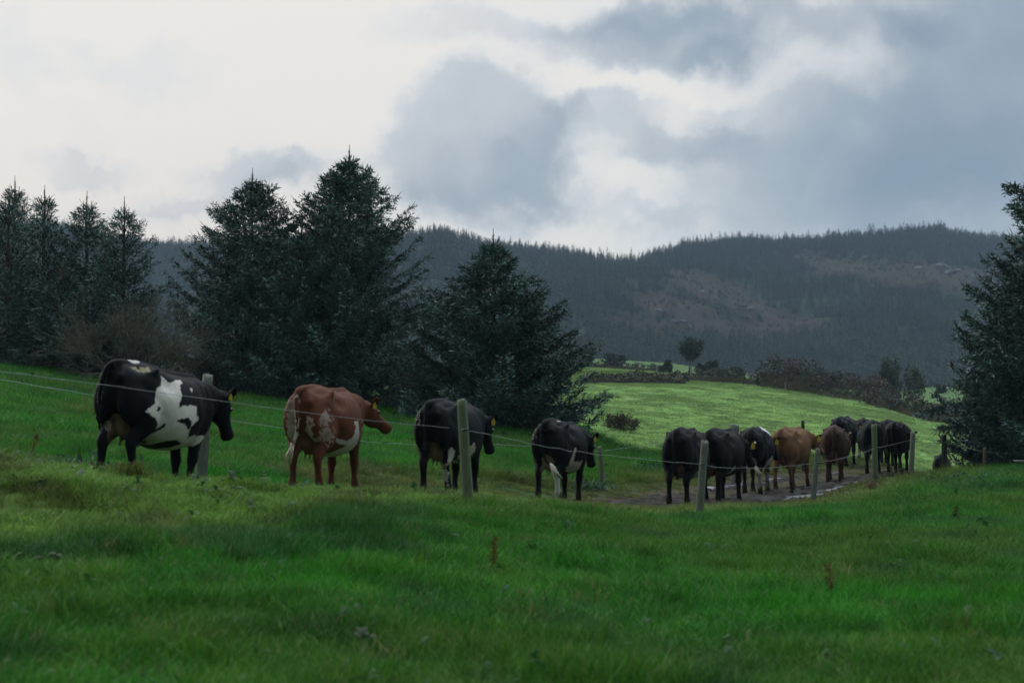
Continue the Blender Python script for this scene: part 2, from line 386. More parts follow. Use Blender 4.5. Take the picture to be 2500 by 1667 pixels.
# puddle water lying in the ruts of the track
MW = bpy.data.materials.new('puddle_water'); MW.use_nodes = True
pb = MW.node_tree.nodes['Principled BSDF']; pb.inputs['Base Color'].default_value = (.02, .018, .014, 1); pb.inputs['Roughness'].default_value = .06
low_z = gsm(gsm(z0 - .0, 4, 0), 4, 1) + .012 + 0 * z0
low_z = np.where((edge * endm * (1 - np.clip(med * 2, 0, 1)) > .75) & (s_[:, None] > .40), low_z, z0 - .15)
tag(obj('puddle_water', new_mesh('puddle_water', np.stack([mx_, my_, low_z + .034], -1).reshape(-1, 3), Fc[low_z.ravel()[Fc[:, 0]] > z0.ravel()[Fc[:, 0]] - .1], MW, True)), kind='structure')

# ------------------------------------------------------------------ the hills beyond
sky_pts = [(-900, 600), (-200, 560), (60, 545), (150, 548), (250, 580), (350, 597), (500, 595), (640, 590), (800, 570), (900, 570), (985, 568), (1060, 556), (1120, 570), (1200, 590), (1300, 600), (1400, 612), (1470, 622), (1510, 630), (1560, 626), (1620, 604), (1700, 594), (1800, 590), (1900, 590), (1980, 588), (2050, 580), (2120, 572), (2200, 566), (2300, 558), (2360, 568), (2420, 580), (2500, 582), (2700, 600), (3400, 640)]
def hills_h(x, y):
    px = x / np.maximum(y, 2) * F + 1250
    pyr = np.interp(px, [p[0] for p in sky_pts], [p[1] for p in sky_pts]) + 20
    yr = 1000 + 90 * np.sin(px * .0031 + 1) + 40 * np.sin(px * .011)
    zr = CAMZ + (1005 - pyr) / F * yr
    t = np.clip((y - 400) / (yr - 400), 0, 1.0)
    prof = .55 * t ** .85 + .45 * sstep(.15, 1.0, t)
    z = -6 + (zr + 6) * prof
    z = z + (fbm(x * .011, y * .011, 14, 4) - .5) * 22 * np.sin(np.pi * t) + (fbm(x * .05, y * .05, 15, 3) - .5) * 8 * sstep(0, .3, t) * sstep(1, .9, t)
    b = np.clip((y - yr) / 900, 0, 1)
    return z * (1 - b) - b * 10
def bare(x, y, z):
    """open bracken ground without trees (0..1)"""
    px = x / y * F + 1250; py = 1005 - (z - CAMZ) / y * F
    m = 0
    for (cx_, cy_, rx, ry_, rot) in [(1640, 745, 130, 38, .15), (1800, 735, 150, 36, .35), (1740, 700, 120, 28, .25), (1760, 800, 240, 22, .05), (2140, 675, 140, 36, .2), (2300, 672, 150, 34, .15), (2020, 650, 80, 16, .3), (1560, 790, 90, 24, .1), (1950, 790, 140, 18, .2), (2010, 640, 60, 12, .2)]:
        dx = px - cx_; dy = py - cy_; c_, s2 = math.cos(rot), math.sin(rot)
        r = np.hypot((dx * c_ + dy * s2) / rx, (-dx * s2 + dy * c_) / ry_)
        m = np.maximum(m, sstep(1.25, .75, r + (fbm(x * .03, y * .03, 70, 4) - .5) * 1.1))
    return m
xs = np.radians(np.linspace(-42, 42, 300)); ys = np.concatenate([np.linspace(380, 1120, 110), np.geomspace(1130, 6000, 24)])
A, Yy = np.meshgrid(xs, ys); hx = np.tan(A) * Yy
hz = hills_h(hx, Yy)
V = np.stack([hx, Yy, hz], -1).reshape(-1, 3); nR, nA = hx.shape
ii, jj = np.meshgrid(np.arange(nR - 1), np.arange(nA - 1), indexing='ij'); q = ii * nA + jj
Fc = np.stack([q, q + nA, q + nA + 1, q + 1], -1).reshape(-1, 4)[:, ::-1]
bm_ = bare(V[:, 0], V[:, 1], V[:, 2])[:, None]
n1 = fbm(V[:, 0] * .06, V[:, 1] * .06, 44, 4)[:, None]; n2 = fbm(V[:, 0] * .15, V[:, 1] * .15, 48, 3)[:, None]
brk = np.array([.024, .011, .0075]) * (.55 + .9 * n1) * (1 - .5 * sstep(.45, .7, n2)) + np.array([.010, .016, .009]) * sstep(.4, .65, n2)
c = np.array([.02, .034, .018]) * (1 - bm_) + bm_ * brk
MH = mat_attr('hillside', rough=.95, spec=.05, nscale=.25, namp=.5, bump=0)
tag(obj('hills', new_mesh('hills', V, Fc, MH, True, c)), kind='structure')

# ------------------------------------------------------------------ instancing with geometry nodes (stuff only)
def scatter(name, pts, rots, scales, idx, tints, protos, kind='stuff'):
    me = bpy.data.meshes.new(name); me.vertices.add(len(pts)); me.vertices.foreach_set('co', np.asarray(pts, np.float32).ravel())
    for nm, typ, dat, fld in (('rot', 'FLOAT_VECTOR', rots, 'vector'), ('scl', 'FLOAT_VECTOR', scales, 'vector'), ('idx', 'INT', idx, 'value')):
        a = me.attributes.new(nm, typ, 'POINT'); a.data.foreach_set(fld, np.asarray(dat, np.int32 if typ == 'INT' else np.float32).ravel())
    a = me.attributes.new('tint', 'FLOAT_COLOR', 'POINT'); cc = np.ones((len(pts), 4), np.float32); cc[:, :3] = tints; a.data.foreach_set('color', cc.ravel())
    o = obj(name, me); tag(o, kind=kind)
    cl = bpy.data.collections.new(name + '_pieces')
    for k, pm_ in enumerate(protos):
        po = bpy.data.objects.new(f'{name}_piece', pm_); cl.objects.link(po)
    g = bpy.data.node_groups.new(name, 'GeometryNodeTree')
    g.interface.new_socket('Geometry', in_out='INPUT', socket_type='NodeSocketGeometry'); g.interface.new_socket('Geometry', in_out='OUTPUT', socket_type='NodeSocketGeometry')
    gi = g.nodes.new('NodeGroupInput'); go = g.nodes.new('NodeGroupOutput')
    ci = g.nodes.new('GeometryNodeCollectionInfo'); ci.inputs['Collection'].default_value = cl; ci.inputs['Separate Children'].default_value = True; ci.inputs['Reset Children'].default_value = True
    ip = g.nodes.new('GeometryNodeInstanceOnPoints'); ip.inputs['Pick Instance'].default_value = True
    def na(nm, dt):
        n = g.nodes.new('GeometryNodeInputNamedAttribute'); n.data_type = dt; n.inputs['Name'].default_value = nm; return n.outputs['Attribute']
    g.links.new(gi.outputs[0], ip.inputs['Points']); g.links.new(ci.outputs[0], ip.inputs['Instance'])
    g.links.new(na('idx', 'INT'), ip.inputs['Instance Index'])
    er = g.nodes.new('FunctionNodeEulerToRotation'); g.links.new(na('rot', 'FLOAT_VECTOR'), er.inputs[0]); g.links.new(er.outputs[0], ip.inputs['Rotation'])
    g.links.new(na('scl', 'FLOAT_VECTOR'), ip.inputs['Scale']); g.links.new(ip.outputs[0], go.inputs[0])
    md = o.modifiers.new('scatter', 'NODES'); md.node_group = g
    return o

MGR = mat_attr('grass_blade', rough=.5, spec=.16, inst=True, nscale=22, namp=.75, transl=.3)
def clump(seed, n, rad_, h, w, lean=.5, segs=3):
    r = np.random.default_rng(seed); Vs = []; Fs = []; k = 0
    for i in range(n):
        a = r.uniform(0, 6.283); rr = rad_ * math.sqrt(r.random()); bx, by = rr * math.cos(a), rr * math.sin(a)
        hh = h * r.uniform(.45, 1.15); la = r.uniform(0, 6.283); ll = hh * lean * r.uniform(.3, 1.5); wa = r.uniform(0, 6.283); ww = w * r.uniform(.7, 1.3) / 2
        for s in range(segs + 1):
            f = s / segs; x = bx + math.cos(la) * ll * f * f; y = by + math.sin(la) * ll * f * f; z = hh * (f - .18 * f * f * ll / hh) - .02
            if s < segs:
                wd = ww * (1 - .55 * f); Vs += [(x - math.cos(wa) * wd, y - math.sin(wa) * wd, z), (x + math.cos(wa) * wd, y + math.sin(wa) * wd, z)]
            else: Vs.append((x, y, z))
        for s in range(segs - 1): Fs.append((k + 2 * s, k + 2 * s + 1, k + 2 * s + 3, k + 2 * s + 2))
        Fs.append((k + 2 * segs - 2, k + 2 * segs - 1, k + 2 * segs)); k += 2 * segs + 1
    return new_mesh('grass_tuft', Vs, Fs, MGR, True)
def weed(seed, n, l):
    r = np.random.default_rng(seed); Vs = []; Fs = []; k = 0
    for i in range(n):
        a = r.uniform(0, 6.283); up = r.uniform(.15, 1.0); ll = l * r.uniform(.6, 1.2); w = ll * r.uniform(.14, .22); d = np.array([math.cos(a), math.sin(a), 0]); sd_ = np.array([-d[1], d[0], 0])
        for s, (f, wf) in enumerate([(0, .15), (.3, .8), (.6, 1), (.85, .6), (1, .05)]):
            c_ = d * ll * f * math.cos(up) + np.array([0, 0, ll * (f * math.sin(up) - .45 * f * f)]) + np.array([0, 0, .06]); tw = sd_ * w * wf + np.array([0, 0, w * wf * .3])
            Vs += [tuple(c_ - tw), tuple(c_ + sd_ * w * wf - np.array([0, 0, -w * wf * .3]))]
        for s in range(4): Fs.append((k + 2 * s, k + 2 * s + 1, k + 2 * s + 3, k + 2 * s + 2))
        k += 10
    return new_mesh('weed_leaves', Vs, Fs, MGR, True)

def sample_sector(n, y0, y1, p, pxl=-420, pxr=2800):
    """points in the view sector with density ~ Y^-p"""
    u = rng.random(n); e = 2 - p
    y = (y0 ** e + u * (y1 ** e - y0 ** e)) ** (1 / e) if abs(e) > 1e-6 else y0 * (y1 / y0) ** u
    px = rng.uniform(pxl, pxr, n); return (px - 1250) / F * y, y
def grass_tint(x, y, zn):
    big = fbm(x * .35, y * .35, 101, 3); sm = fbm(x * 1.7, y * 1.7, 111, 3); rnd = rng.random(len(x))
    c = LUSH * (.45 + 1.05 * sm)[:, None]
    yw = sstep(.48, .72, big * .6 + sm * .25 + rnd * .25)[:, None]
    c = c * (1 - yw) + np.array([.060, .150, .016]) * yw
    bl = (sstep(.60, .8, fbm(x * .8, y * .8, 131, 3)) * .7)[:, None]
    c = c * (1 - bl) + np.array([.022, .085, .026]) * bl
    bk = zn['bank'][:, None]
    c = c * (1 - bk) + bk * (MOSS * (.55 + .85 * sm)[:, None])
    tr = ((zn['p'] > 2.4) * sstep(4.2, 2.0, zn['d']))[:, None]*.8
    c = c * (1 - tr) + tr * np.array([.10, .115, .022]) * (.6 + .8 * sm)[:, None]
    br = (sstep(.58, .70, fbm(x * 1.1, y * 1.1, 151, 3)) * np.clip(zn['bank'] + (zn['rim'] > .3) * 1.0, 0, 1))[:, None]
    c = c * (1 - .6 * br) + .6 * br * np.array([.06, .045, .018])
    deadt = (rng.random(len(x)) < .05)[:, None]
    c = np.where(deadt, np.array([.13, .13, .045]), c)
    return c * (.42 + 1.15 * rnd)[:, None]

protos = [clump(s, 64, .15, .14, .0058, .75) for s in (1, 2, 3)] + [clump(s, 60, .15, .10, .0055, 1.1) for s in (4, 5)] + [weed(6, 5, .10), weed(7, 4, .085)]
x1, y1 = sample_sector(20000, 4.5, 17, 1.0); x2, y2 = sample_sector(62000, 14, 52, 1.55)
gx = np.concatenate([x1, x2]); gy = np.concatenate([y1, y2]); zn = zone(gx, gy)
d_ = zn['d']; onpath = (zn['p'] > 3.95) & (d_ < 1.4 + (fbm(gx * .9, gy * .9, 5, 2) - .5) * 1.2)
# keep a sparse grassed strip and trodden edge
keep = ~onpath | (rng.random(len(gx)) < .16)
keep &= zn['yel'] < rng.random(len(gx))
keep &= (fbm(gx * 2.3, gy * 2.3, 401, 3) > .40) | (rng.random(len(gx)) < .45)
gx, gy = gx[keep], gy[keep]; zn = {k: v[keep] for k, v in zn.items()}
gz = gh(gx, gy); n = len(gx)
idx = rng.integers(0, 3, n); short = (zn['bank'] > rng.random(n) * .8) | ((zn['rim'] > .4))
idx = np.where(short, rng.integers(3, 5, n), idx)
wd = rng.random(n) < .022 * (fbm(gx * .5, gy * .5, 171, 2) > .45); idx = np.where(wd, rng.integers(5, 7, n), idx)
sc1 = (.85 + .5 * rng.random(n)) * (1 + .018 * np.maximum(gy - 14, 0)) * (.8 + .5 * fbm(gx * .9, gy * .9, 181, 2))
tall = sstep(.62, .8, fbm(gx * .6, gy * .6, 191, 3)) + .9 * sstep(.58, .7, fbm(gx * 2.3, gy * 2.3, 401, 3))
scl = np.stack([sc1, sc1, sc1 * (1 + .5 * tall) / (1 + .010 * np.maximum(gy - 14, 0))], -1)
scl[zn['rim'] > .5] *= .6; scl[(zn['d'] < 1.5) & (zn['p'] > 1)] *= .62
rot = np.stack([rng.normal(0, .1, n), rng.normal(0, .1, n), rng.uniform(0, 6.283, n)], -1)
tin = grass_tint(gx, gy, zn)
tin[wd] = np.array([.018, .070, .018]) * (.8 + .6 * rng.random((wd.sum(), 1)))
scatter('meadow_grass', np.stack([gx, gy, gz], -1), rot, scl, idx, tin, protos)

# pale cropped pasture behind
protos2 = [clump(s, 46, .34, .085, .016, 1.0, 2) for s in (11, 12, 13)]
x3, y3 = sample_sector(60000, 40, 200, 1.35, 1150, 2600); zn = zone(x3, y3)
keep = (zn['yel'] > rng.random(len(x3))) & (fbm(x3 * .5, y3 * .5, 201, 3) + .35 * rng.random(len(x3)) > .42)
x3, y3 = x3[keep], y3[keep]; n = len(x3)
s3 = (.6 + .7 * rng.random(n)) * (1 + .007 * (y3 - 40)); dk = fbm(x3 * .9, y3 * .35, 211, 3)[:, None]
fl = rng.random((n, 1)); tin = YEL * np.where(fl < .10, .30, np.where(fl > .90, 1.7, .7 + .6 * fl)) * (.30 + 1.35 * dk) * (.7 + .6 * fbm(x3 * 2.2, y3 * 1.2, 213, 2))[:, None]
grn = (sstep(130, 165, y3) * .55 + .6 * sstep(.55, .75, fbm(x3 * .08, y3 * .05, 221, 2)))[:, None]
tin = tin * (1 - grn) + grn * np.array([.10, .17, .035]) * (.7 + .6 * rng.random((n, 1)))
scatter('pasture_grass', np.stack([x3, y3, gh(x3, y3)], -1), np.stack([0 * x3, 0 * x3, rng.uniform(0, 6.283, n)], -1), np.stack([s3, s3, s3 * .9], -1), rng.integers(0, 3, n), tin, protos2)

# ------------------------------------------------------------------ spruces
MSP = mat_attr('spruce_needles', rough=.55, spec=.35, nscale=3, namp=.3)
MBK = mat_noise('bark', (.035, .028, .022), (.10, .085, .07), 6, .9, .1, .6, 20, (6, 6, 1))
def norm(v): return v / np.maximum(np.linalg.norm(v, axis=-1, keepdims=True), 1e-9)
def tube(path, radii, sides=6, cap=True):
    path = np.asarray(path, float); n = len(path); T = norm(np.gradient(path, axis=0))
    ref = np.array([0, 0, 1.]) if abs(T[0][2]) < .8 else np.array([1., 0, 0])
    U = norm(np.cross(T, ref)); W = np.cross(T, U)
    a = np.linspace(0, 2 * math.pi, sides, endpoint=False)
    V = path[:, None] + (U[:, None] * np.cos(a)[None, :, None] + W[:, None] * np.sin(a)[None, :, None]) * np.asarray(radii)[:, None, None]
    V = V.reshape(-1, 3); Fs = []
    for i in range(n - 1):
        for j in range(sides): Fs.append((i * sides + j, i * sides + (j + 1) % sides, (i + 1) * sides + (j + 1) % sides, (i + 1) * sides + j))
    if cap: Fs += [tuple(range(sides))[::-1], tuple(range((n - 1) * sides, n * sides))]
    return V, Fs
def merge(parts):
    V = []; Fs = []; k = 0
    for v, f in parts:
        V.append(np.asarray(v, float)); Fs += [tuple(i + k for i in q) for q in f]; k += len(v)
    return np.concatenate(V), Fs
def spruce_crown(seed, H, Rm, shape=.8, low=.25, extra=(), tufts=.027, dens=1.0, shoot=.12, tops=1, gapiness=.2, roughR=.24, cone=1.0):
    r = np.random.default_rng(seed); P = []; Dn = []; Ln = []; br = []
    zs = []; z = low
    while z < H - .48:
        zs.append(z); z += r.uniform(.16, .27) * (1.0 if z > H * .5 else .9)
    Ht = H; H = H - .38
    lobes = [(r.uniform(0, 6.283), r.uniform(.1, .9) * H, r.uniform(.15, .5)) for _ in range(7)]
    Tn = []
    def bough(o, az, Lb, el, f, dens_):
        n = max(4, int(Lb / .16)); t_ = np.linspace(0, 1, n)
        d = np.array([math.cos(az), math.sin(az)])
        droop = (.30 - .55 * f) * Lb          # low boughs sag, top boughs rise
        zc = math.tan(el) * Lb * t_ - droop * np.sin(t_ * 2.2) * .9 + .12 * Lb * t_ ** 3
        side = r.normal(0, .08) * Lb * t_ ** 2
        c_ = np.stack([o[0] + d[0] * Lb * t_ - d[1] * side, o[1] + d[1] * Lb * t_ + d[0] * side, o[2] + zc], -1)
        twigs(c_, Lb, az, dens_)
    def twigs(c_, Lb, az, dens_):
        T = norm(np.gradient(c_, axis=0)); m = int(Lb / tufts * dens_) + 3
        tt = np.sort(r.uniform(.12, 1, m)) ** .8
        base = np.stack([np.interp(tt, np.linspace(0, 1, len(c_)), c_[:, k]) for k in range(3)], -1)
        tg = np.stack([np.interp(tt, np.linspace(0, 1, len(c_)), T[:, k]) for k in range(3)], -1)
        sd_ = norm(np.cross(tg, [0, 0, 1.])) * np.where(r.random(m) < .5, -1, 1)[:, None]
        up = norm(np.cross(sd_, tg))
        tl = (.16 + .42 * Lb * (1 - tt) * .5 + .05) * r.uniform(.6, 1.3, m); tl = np.minimum(tl, .55)
        dirs = norm(tg * .75 + sd_ * r.uniform(.4, 1.0, m)[:, None] + np.array([0, 0, 1]) * r.normal(-.08, .22, m)[:, None])
        k = np.maximum((tl / .055).astype(int), 1); rep = np.repeat(np.arange(m), k)
        f = (np.concatenate([np.arange(q) for q in k]) + r.random(len(rep))) / k[rep]
        pos = base[rep] + dirs[rep] * (tl[rep] * f)[:, None] + np.array([0, 0, -1.]) * (.25 * tl[rep] * f ** 2)[:, None]
        sgn = r.normal(0, .55, (len(rep), 3)); dd = norm(dirs[rep] + sgn + np.array([0, 0, .12]))
        P.append(pos); Dn.append(dd); Ln.append(shoot * r.uniform(.6, 1.25, len(rep))); bt = r.uniform(.55, 1.5); Tn.append(np.full(len(rep), bt) * (.8 + .5 * tt[rep] * 0 + .4 * r.random(m)[rep]))
        P.append(c_[-1:] + 0); Dn.append(T[-1:] + np.array([[0, 0, .3]])); Ln.append(np.array([shoot * 2.4])); Tn.append(np.ones(1))
    for z in zs:
        f = z / H
        env = Rm * ((1 - f) ** shape) * (1 if f > .12 else .8 + f * 1.6)
        nb = max(3, int(round((7.5 - 2.5 * f) * dens)))
        a0 = r.uniform(0, 6.283)
        for k in range(nb):
            az = a0 + k * 6.283 / nb + r.normal(0, .25)
            Lb = env * r.uniform(1 - roughR, 1 + roughR * .45)
            for la, lz, lw in lobes:
                if abs(z - lz) < .5: Lb *= 1 + lw * .4 * max(0, math.cos(az - la)) - .08
            if r.random() < gapiness: Lb *= .6
            Lb = max(min(Lb, (H - z) * r.uniform(.45, .66) * cone * (1 + .55 * float(sstep(.5, 2.0, H - z))) + .04), .08)
            bough((r.normal(0, .03), r.normal(0, .03), z), az, Lb, min(R(12 + 38 * f ** 1.1 + r.normal(0, 7)), math.atan(max(.1, (H - .05 - z) / Lb - r.uniform(.85, 1.25)))), f, dens)
    for (o, e, bend) in extra:
        o = np.array(o, float); e = np.array(e, float); n = 14; t_ = np.linspace(0, 1, n)[:, None]
        c_ = o + (e - o) * t_ + np.array([0, 0, 1]) * (bend * np.sin(t_ * math.pi)); Lb = np.linalg.norm(e - o)
        twigs(c_, Lb, 0, dens * 1.6)
    leaders = [(0, 0, H)]
    for k in range(tops - 1): leaders.append((r.uniform(-.55, .55), r.uniform(-.3, .3), H * r.uniform(.92, .985)))
    nl = 40; hq = np.sort(r.random(nl)); P.append(np.stack([r.normal(0, .008, nl), r.normal(0, .008, nl), H - .35 + hq * .62], -1)); Dn.append(norm(np.stack([r.normal(0, .7, nl), r.normal(0, .7, nl), np.full(nl, .8)], -1))); Ln.append(shoot * (1.25 - .75 * hq)); Tn.append(np.ones(nl))
    for lx, ly, lz in leaders:
        n = 26; h = np.sort(r.random(n)) * .9
        P.append(np.stack([np.full(n, lx) + r.normal(0, .01, n), np.full(n, ly), lz - .85 + h * .95], -1)); Dn.append(norm(np.stack([r.normal(0, .5, n), r.normal(0, .5, n), np.full(n, 1.0)], -1))); Ln.append(np.full(n, shoot * .9)); Tn.append(np.ones(n))
        if True:
            for q in range(int((20 if lz != H else 7) * dens)):
                z = lz - .15 - q * .07; Lb = .10 + .055 * q ** .9 * .6
                bough((lx, ly, z), r.uniform(0, 6.283), min(Lb, .8), R(44), .9, 1.2)
    P = np.concatenate(P); Dn = norm(np.concatenate(Dn)); Ln = np.concatenate(Ln)
    V, Fc, cc = needles(P, Dn, Ln, r); return V, Fc, cc * np.repeat(np.concatenate(Tn), 4)[:, None]
def needles(P, Dn, Ln, r, wf=.13, base=(.024, .056, .046), tip=(.080, .170, .150)):
    n = len(P); ref = norm(r.normal(0, 1, (n, 3))); U = norm(np.cross(Dn, ref)); W = np.cross(Dn, U)
    w = np.where(Ln > .22, .011, Ln * wf)[:, None]; mid = P + Dn * (Ln * .42)[:, None]; end = P + Dn * Ln[:, None]
    V = np.stack([P, mid + U * w, end, mid - U * w], 1).reshape(-1, 3)
    Fc = np.arange(n * 4).reshape(-1, 4)
    cr = r.random(n)[:, None]; cl = (fbm(P[:, 0] * 2 + P[:, 2], P[:, 1] * 2 + 1.7 * P[:, 2], 7, 2)[:, None])
    cc = np.array(base) * (.5 + .7 * cr + .4 * cl) ; lt = sstep(.55, .90, cr * .75 + cl * .4)
    cc = cc * (1 - lt) + np.array(tip) * lt
    return V, Fc, np.repeat(cc, 4, axis=0)
def trunk_mesh(H, r0, seed=0, extra=()):
    r = np.random.default_rng(seed); hs = np.linspace(-.3, H - .05, 14)
    p = np.stack([r.normal(0, .012, 14), r.normal(0, .012, 14), hs], -1); p[0, :2] = 0
    parts = [tube(p, np.interp(hs, [-.3, .2, H], [r0 * 1.5, r0, .012]), 8)]
    for k in range(46):
        z = H * (.06 + .88 * k / 46); f = z / H; az = r.uniform(0, 6.283); Lb = 1.6 * (1 - f) ** .8 + .1
        a = np.array([0, 0, z]); b_ = a + np.array([math.cos(az) * Lb, math.sin(az) * Lb, Lb * math.tan(R(8 + 38 * f))])
        parts.append(tube([a, (a + b_) / 2 - [0, 0, .06 * Lb], b_], [.03 * (1 - f) + .008, .02 * (1 - f) + .006, .004], 4, False))
    for (o, e, bend) in extra:
        o = np.array(o, float); e = np.array(e, float); t_ = np.linspace(0, 1, 10)[:, None]
        parts.append(tube(o + (e - o) * t_ + np.array([0, 0, 1]) * (bend * np.sin(t_ * math.pi)), np.linspace(.05, .008, 10), 5))
    for lx, ly in ((0, 0), (.12, .05), (-.10, .02)):
        t_ = H + (.0 if lx == 0 else -.22); parts.append(tube([[lx * .3, ly * .3, t_ - .8], [lx, ly, t_ - .4], [lx * 1.15, ly, t_ + (.12 if lx == 0 else .0)]], [.022, .017, .009], 5))
    V, Fs = merge(parts); return new_mesh('trunk', V, Fs, MBK, True)
GRP = 'spruce trees at the edge of the pasture'
def spruce(px, top, Y, Rm, seed, label, group=GRP, Hover=None, **kw):
    x = (px - 1250) / F * Y; z = float(gh(np.array([x]), np.array([Y]))[0]); H = zz(top, Y) - z
    V, Fc, c = spruce_crown(seed, H, Rm, **kw)
    root = tag(empty('spruce_tree', (x, Y, z)), label, 'tree', group)
    obj('crown', new_mesh('crown', V, Fc, MSP, False, c), root)
    obj('trunk', trunk_mesh(H, .13, seed, kw.get('extra', ())), root)
    return root
spruce(-75, 455, 47.5, 2.6, 21, 'dark spruce cut by the left edge of the picture', dens=.9, shape=.7)
spruce(14, 470, 44, 2.2, 22, 'spruce with a blunt bushy top nearest the left edge, in front of its neighbours', dens=.9, shape=.75)
spruce(28, 438, 48, 2.4, 23, 'second spruce from the left, with a thin leader standing high', dens=.9, shape=.85)
spruce(102, 460, 46, 2.3, 24, 'spruce with a bare pointed leader between two taller left-hand spruces', dens=.9, shape=.9)
spruce(206, 474, 47, 2.3, 25, 'spruce with a broad open tip, fourth from the left', dens=1.0, shape=.62)
spruce(298, 488, 45, 2.0, 26, 'spruce with a bare cross-shaped leader above the twiggy leafless bush', dens=1.0, shape=.72)
spruce(150, 640, 44, 2.2, 31, 'low bushy spruce in front of the left-hand row', dens=1.0, shape=.55)
spruce(612, 418, 47.5, 3.7, 27, 'wide spruce with long upswept left boughs beside the tallest spruce', shoot=.135, dens=1.1, shape=.62, tops=3, low=.15)
spruce(850, 362, 47, 3.9, 28, 'tallest spruce, with twin tops, behind the red cow', shoot=.135, dens=1.15, shape=.66, tops=4, low=.15)
spruce(735, 540, 45.8, 2.6, 29, 'shorter spruce filling the space between the two tallest spruces', dens=1.1, shape=.6)
spruce(1204, 566, 43.5, 3.75, 30, 'lone wide spruce behind the cow with the branded rump', cone=1.12, shoot=.15, gapiness=.1, dens=1.3, shape=.66, low=.1)
spruce(1030, 830, 45.5, 1.7, 32, 'young spruce low between the tallest spruce and the lone wide one', dens=1.0, shape=.6)
spruce(520, 800, 44.8, 1.7, 33, 'young spruce at the foot of the wide twin-topped group', dens=1.0, shape=.6)
Yr = 42.0; xr = (2572 - 1250) / F * Yr; zr = float(gh(np.array([xr]), np.array([Yr]))[0])
def loc_(px, py, Y): return tuple(at(px, py, Y) - np.array([xr, Yr, zr]))
ext = [((0, 0, zz(1010, Yr) - zr), loc_(2250, 1010, 41.2), .35), ((0, 0, zz(1060, Yr) - zr), loc_(2300, 1045, 41.0), .1), ((0, 0, zz(960, Yr) - zr), loc_(2330, 945, 41.6), .2),
       ((0, 0, zz(560, Yr) - zr), loc_(2466, 452, 40.6), .25), ((0, 0, zz(600, Yr) - zr), loc_(2474, 500, 40.6), .2),
       ((0, 0, zz(800, Yr) - zr), loc_(2358, 700, 41.6), -.1), ((0, 0, zz(880, Yr) - zr), loc_(2356, 770, 41.6), -.1), ((0, 0, zz(720, Yr) - zr), loc_(2425, 630, 41.6), -.1), ((0, 0, zz(950, Yr) - zr), loc_(2370, 870, 41.6), -.1)]
rt = spruce(2572, 380, Yr, 3.3, 41, 'big dark spruce at the right edge with a long bough hanging over the grass', dens=1.2, shoot=.15, gapiness=.1, shape=.86, extra=ext, low=.05)
spruce(2490, 640, 43.6, 2.5, 42, 'dark bushy spruce standing just behind the big right-hand one', shoot=.16, dens=1.1, shape=.5, low=.05)
spruce(2660, 420, 46, 3.2, 43, 'dark spruce behind the big one at the right edge', dens=.7, shape=.6, low=.05)

# ------------------------------------------------------------------ twigs, bushes, hedges
MTW = mat_noise('twig_bark', (.065, .07, .055), (.16, .165, .13), 3, .85, .15, 0)
MLF = mat_attr('bush_leaves', rough=.6, spec=.25, nscale=2, namp=.3, transl=.15)
def twig_bush(seed, n0, h, spread, depth=4, r0=.02, droop=0):
    r = np.random.default_rng(seed); segs = []
    def grow(p, d, l, rad_, k):
        q_ = p + d * l; segs.append((p, q_, rad_, rad_ * .7))
        if k == 0: return
        for _ in range(3 if k > 1 else 2):
            nd = norm(d + r.normal(0, .42, 3) + np.array([0, 0, .10 - droop])); grow(p + d * l * r.uniform(.45, 1), nd, l * r.uniform(.6, .85), rad_ * .62, k - 1)
    for i in range(n0):
        a = r.uniform(0, 6.283); el = r.uniform(.35, 1.4); d = np.array([math.cos(a) * math.cos(el), math.sin(a) * math.cos(el) * .6, math.sin(el)])
        grow(np.array([r.normal(0, spread * .25), r.normal(0, .15), 0.0]), d, h * r.uniform(.3, .45), r0, depth)
    V = []; Fs = []; k = 0
    for p, q_, a, b_ in segs:
        d = norm(q_ - p); u = norm(np.cross(d, r.normal(0, 1, 3))); w = np.cross(d, u)
        for c_, rr in ((p, a), (q_, b_)):
            for s in range(3): V.append(c_ + (u * math.cos(s * 2.094) + w * math.sin(s * 2.094)) * max(rr, .0035))
        for s in range(3): Fs.append((k + s, k + (s + 1) % 3, k + 3 + (s + 1) % 3, k + 3 + s))
        k += 6
    return np.array(V), Fs, segs
def leaf_quads(P, size, r, base, var=.5, alt=None, flat=0):
    n = len(P); d = norm(r.normal(0, 1, (n, 3)) * np.array([1, 1, 1 - flat])); u = norm(np.cross(d, r.normal(0, 1, (n, 3)))); s = (size * r.uniform(.5, 1.3, n))[:, None]
    V = np.stack([P - d * s, P + u * s * .45, P + d * s, P - u * s * .45], 1).reshape(-1, 3)
    Fc = np.arange(n * 4).reshape(-1, 4); c_ = np.array(base) * (1 - var + 2 * var * r.random((n, 1)))
    if alt is not None:
        m = sstep(.45, .6, fbm(P[:, 0] * 1.1, P[:, 2] * 1.5 + P[:, 1], 5, 3) + .2 * (r.random(n) - .5))[:, None]; c_ = c_ * (1 - m) + m * np.array(alt) * (1 - var + 2 * var * r.random((n, 1)))
    return V, Fc, np.repeat(c_, 4, axis=0)
def gz1(x, y): return float(gh(np.array([x]), np.array([y]))[0])
def put(px, Y): x = (px - 1250) / F * Y; return (x, Y, gz1(x, Y))

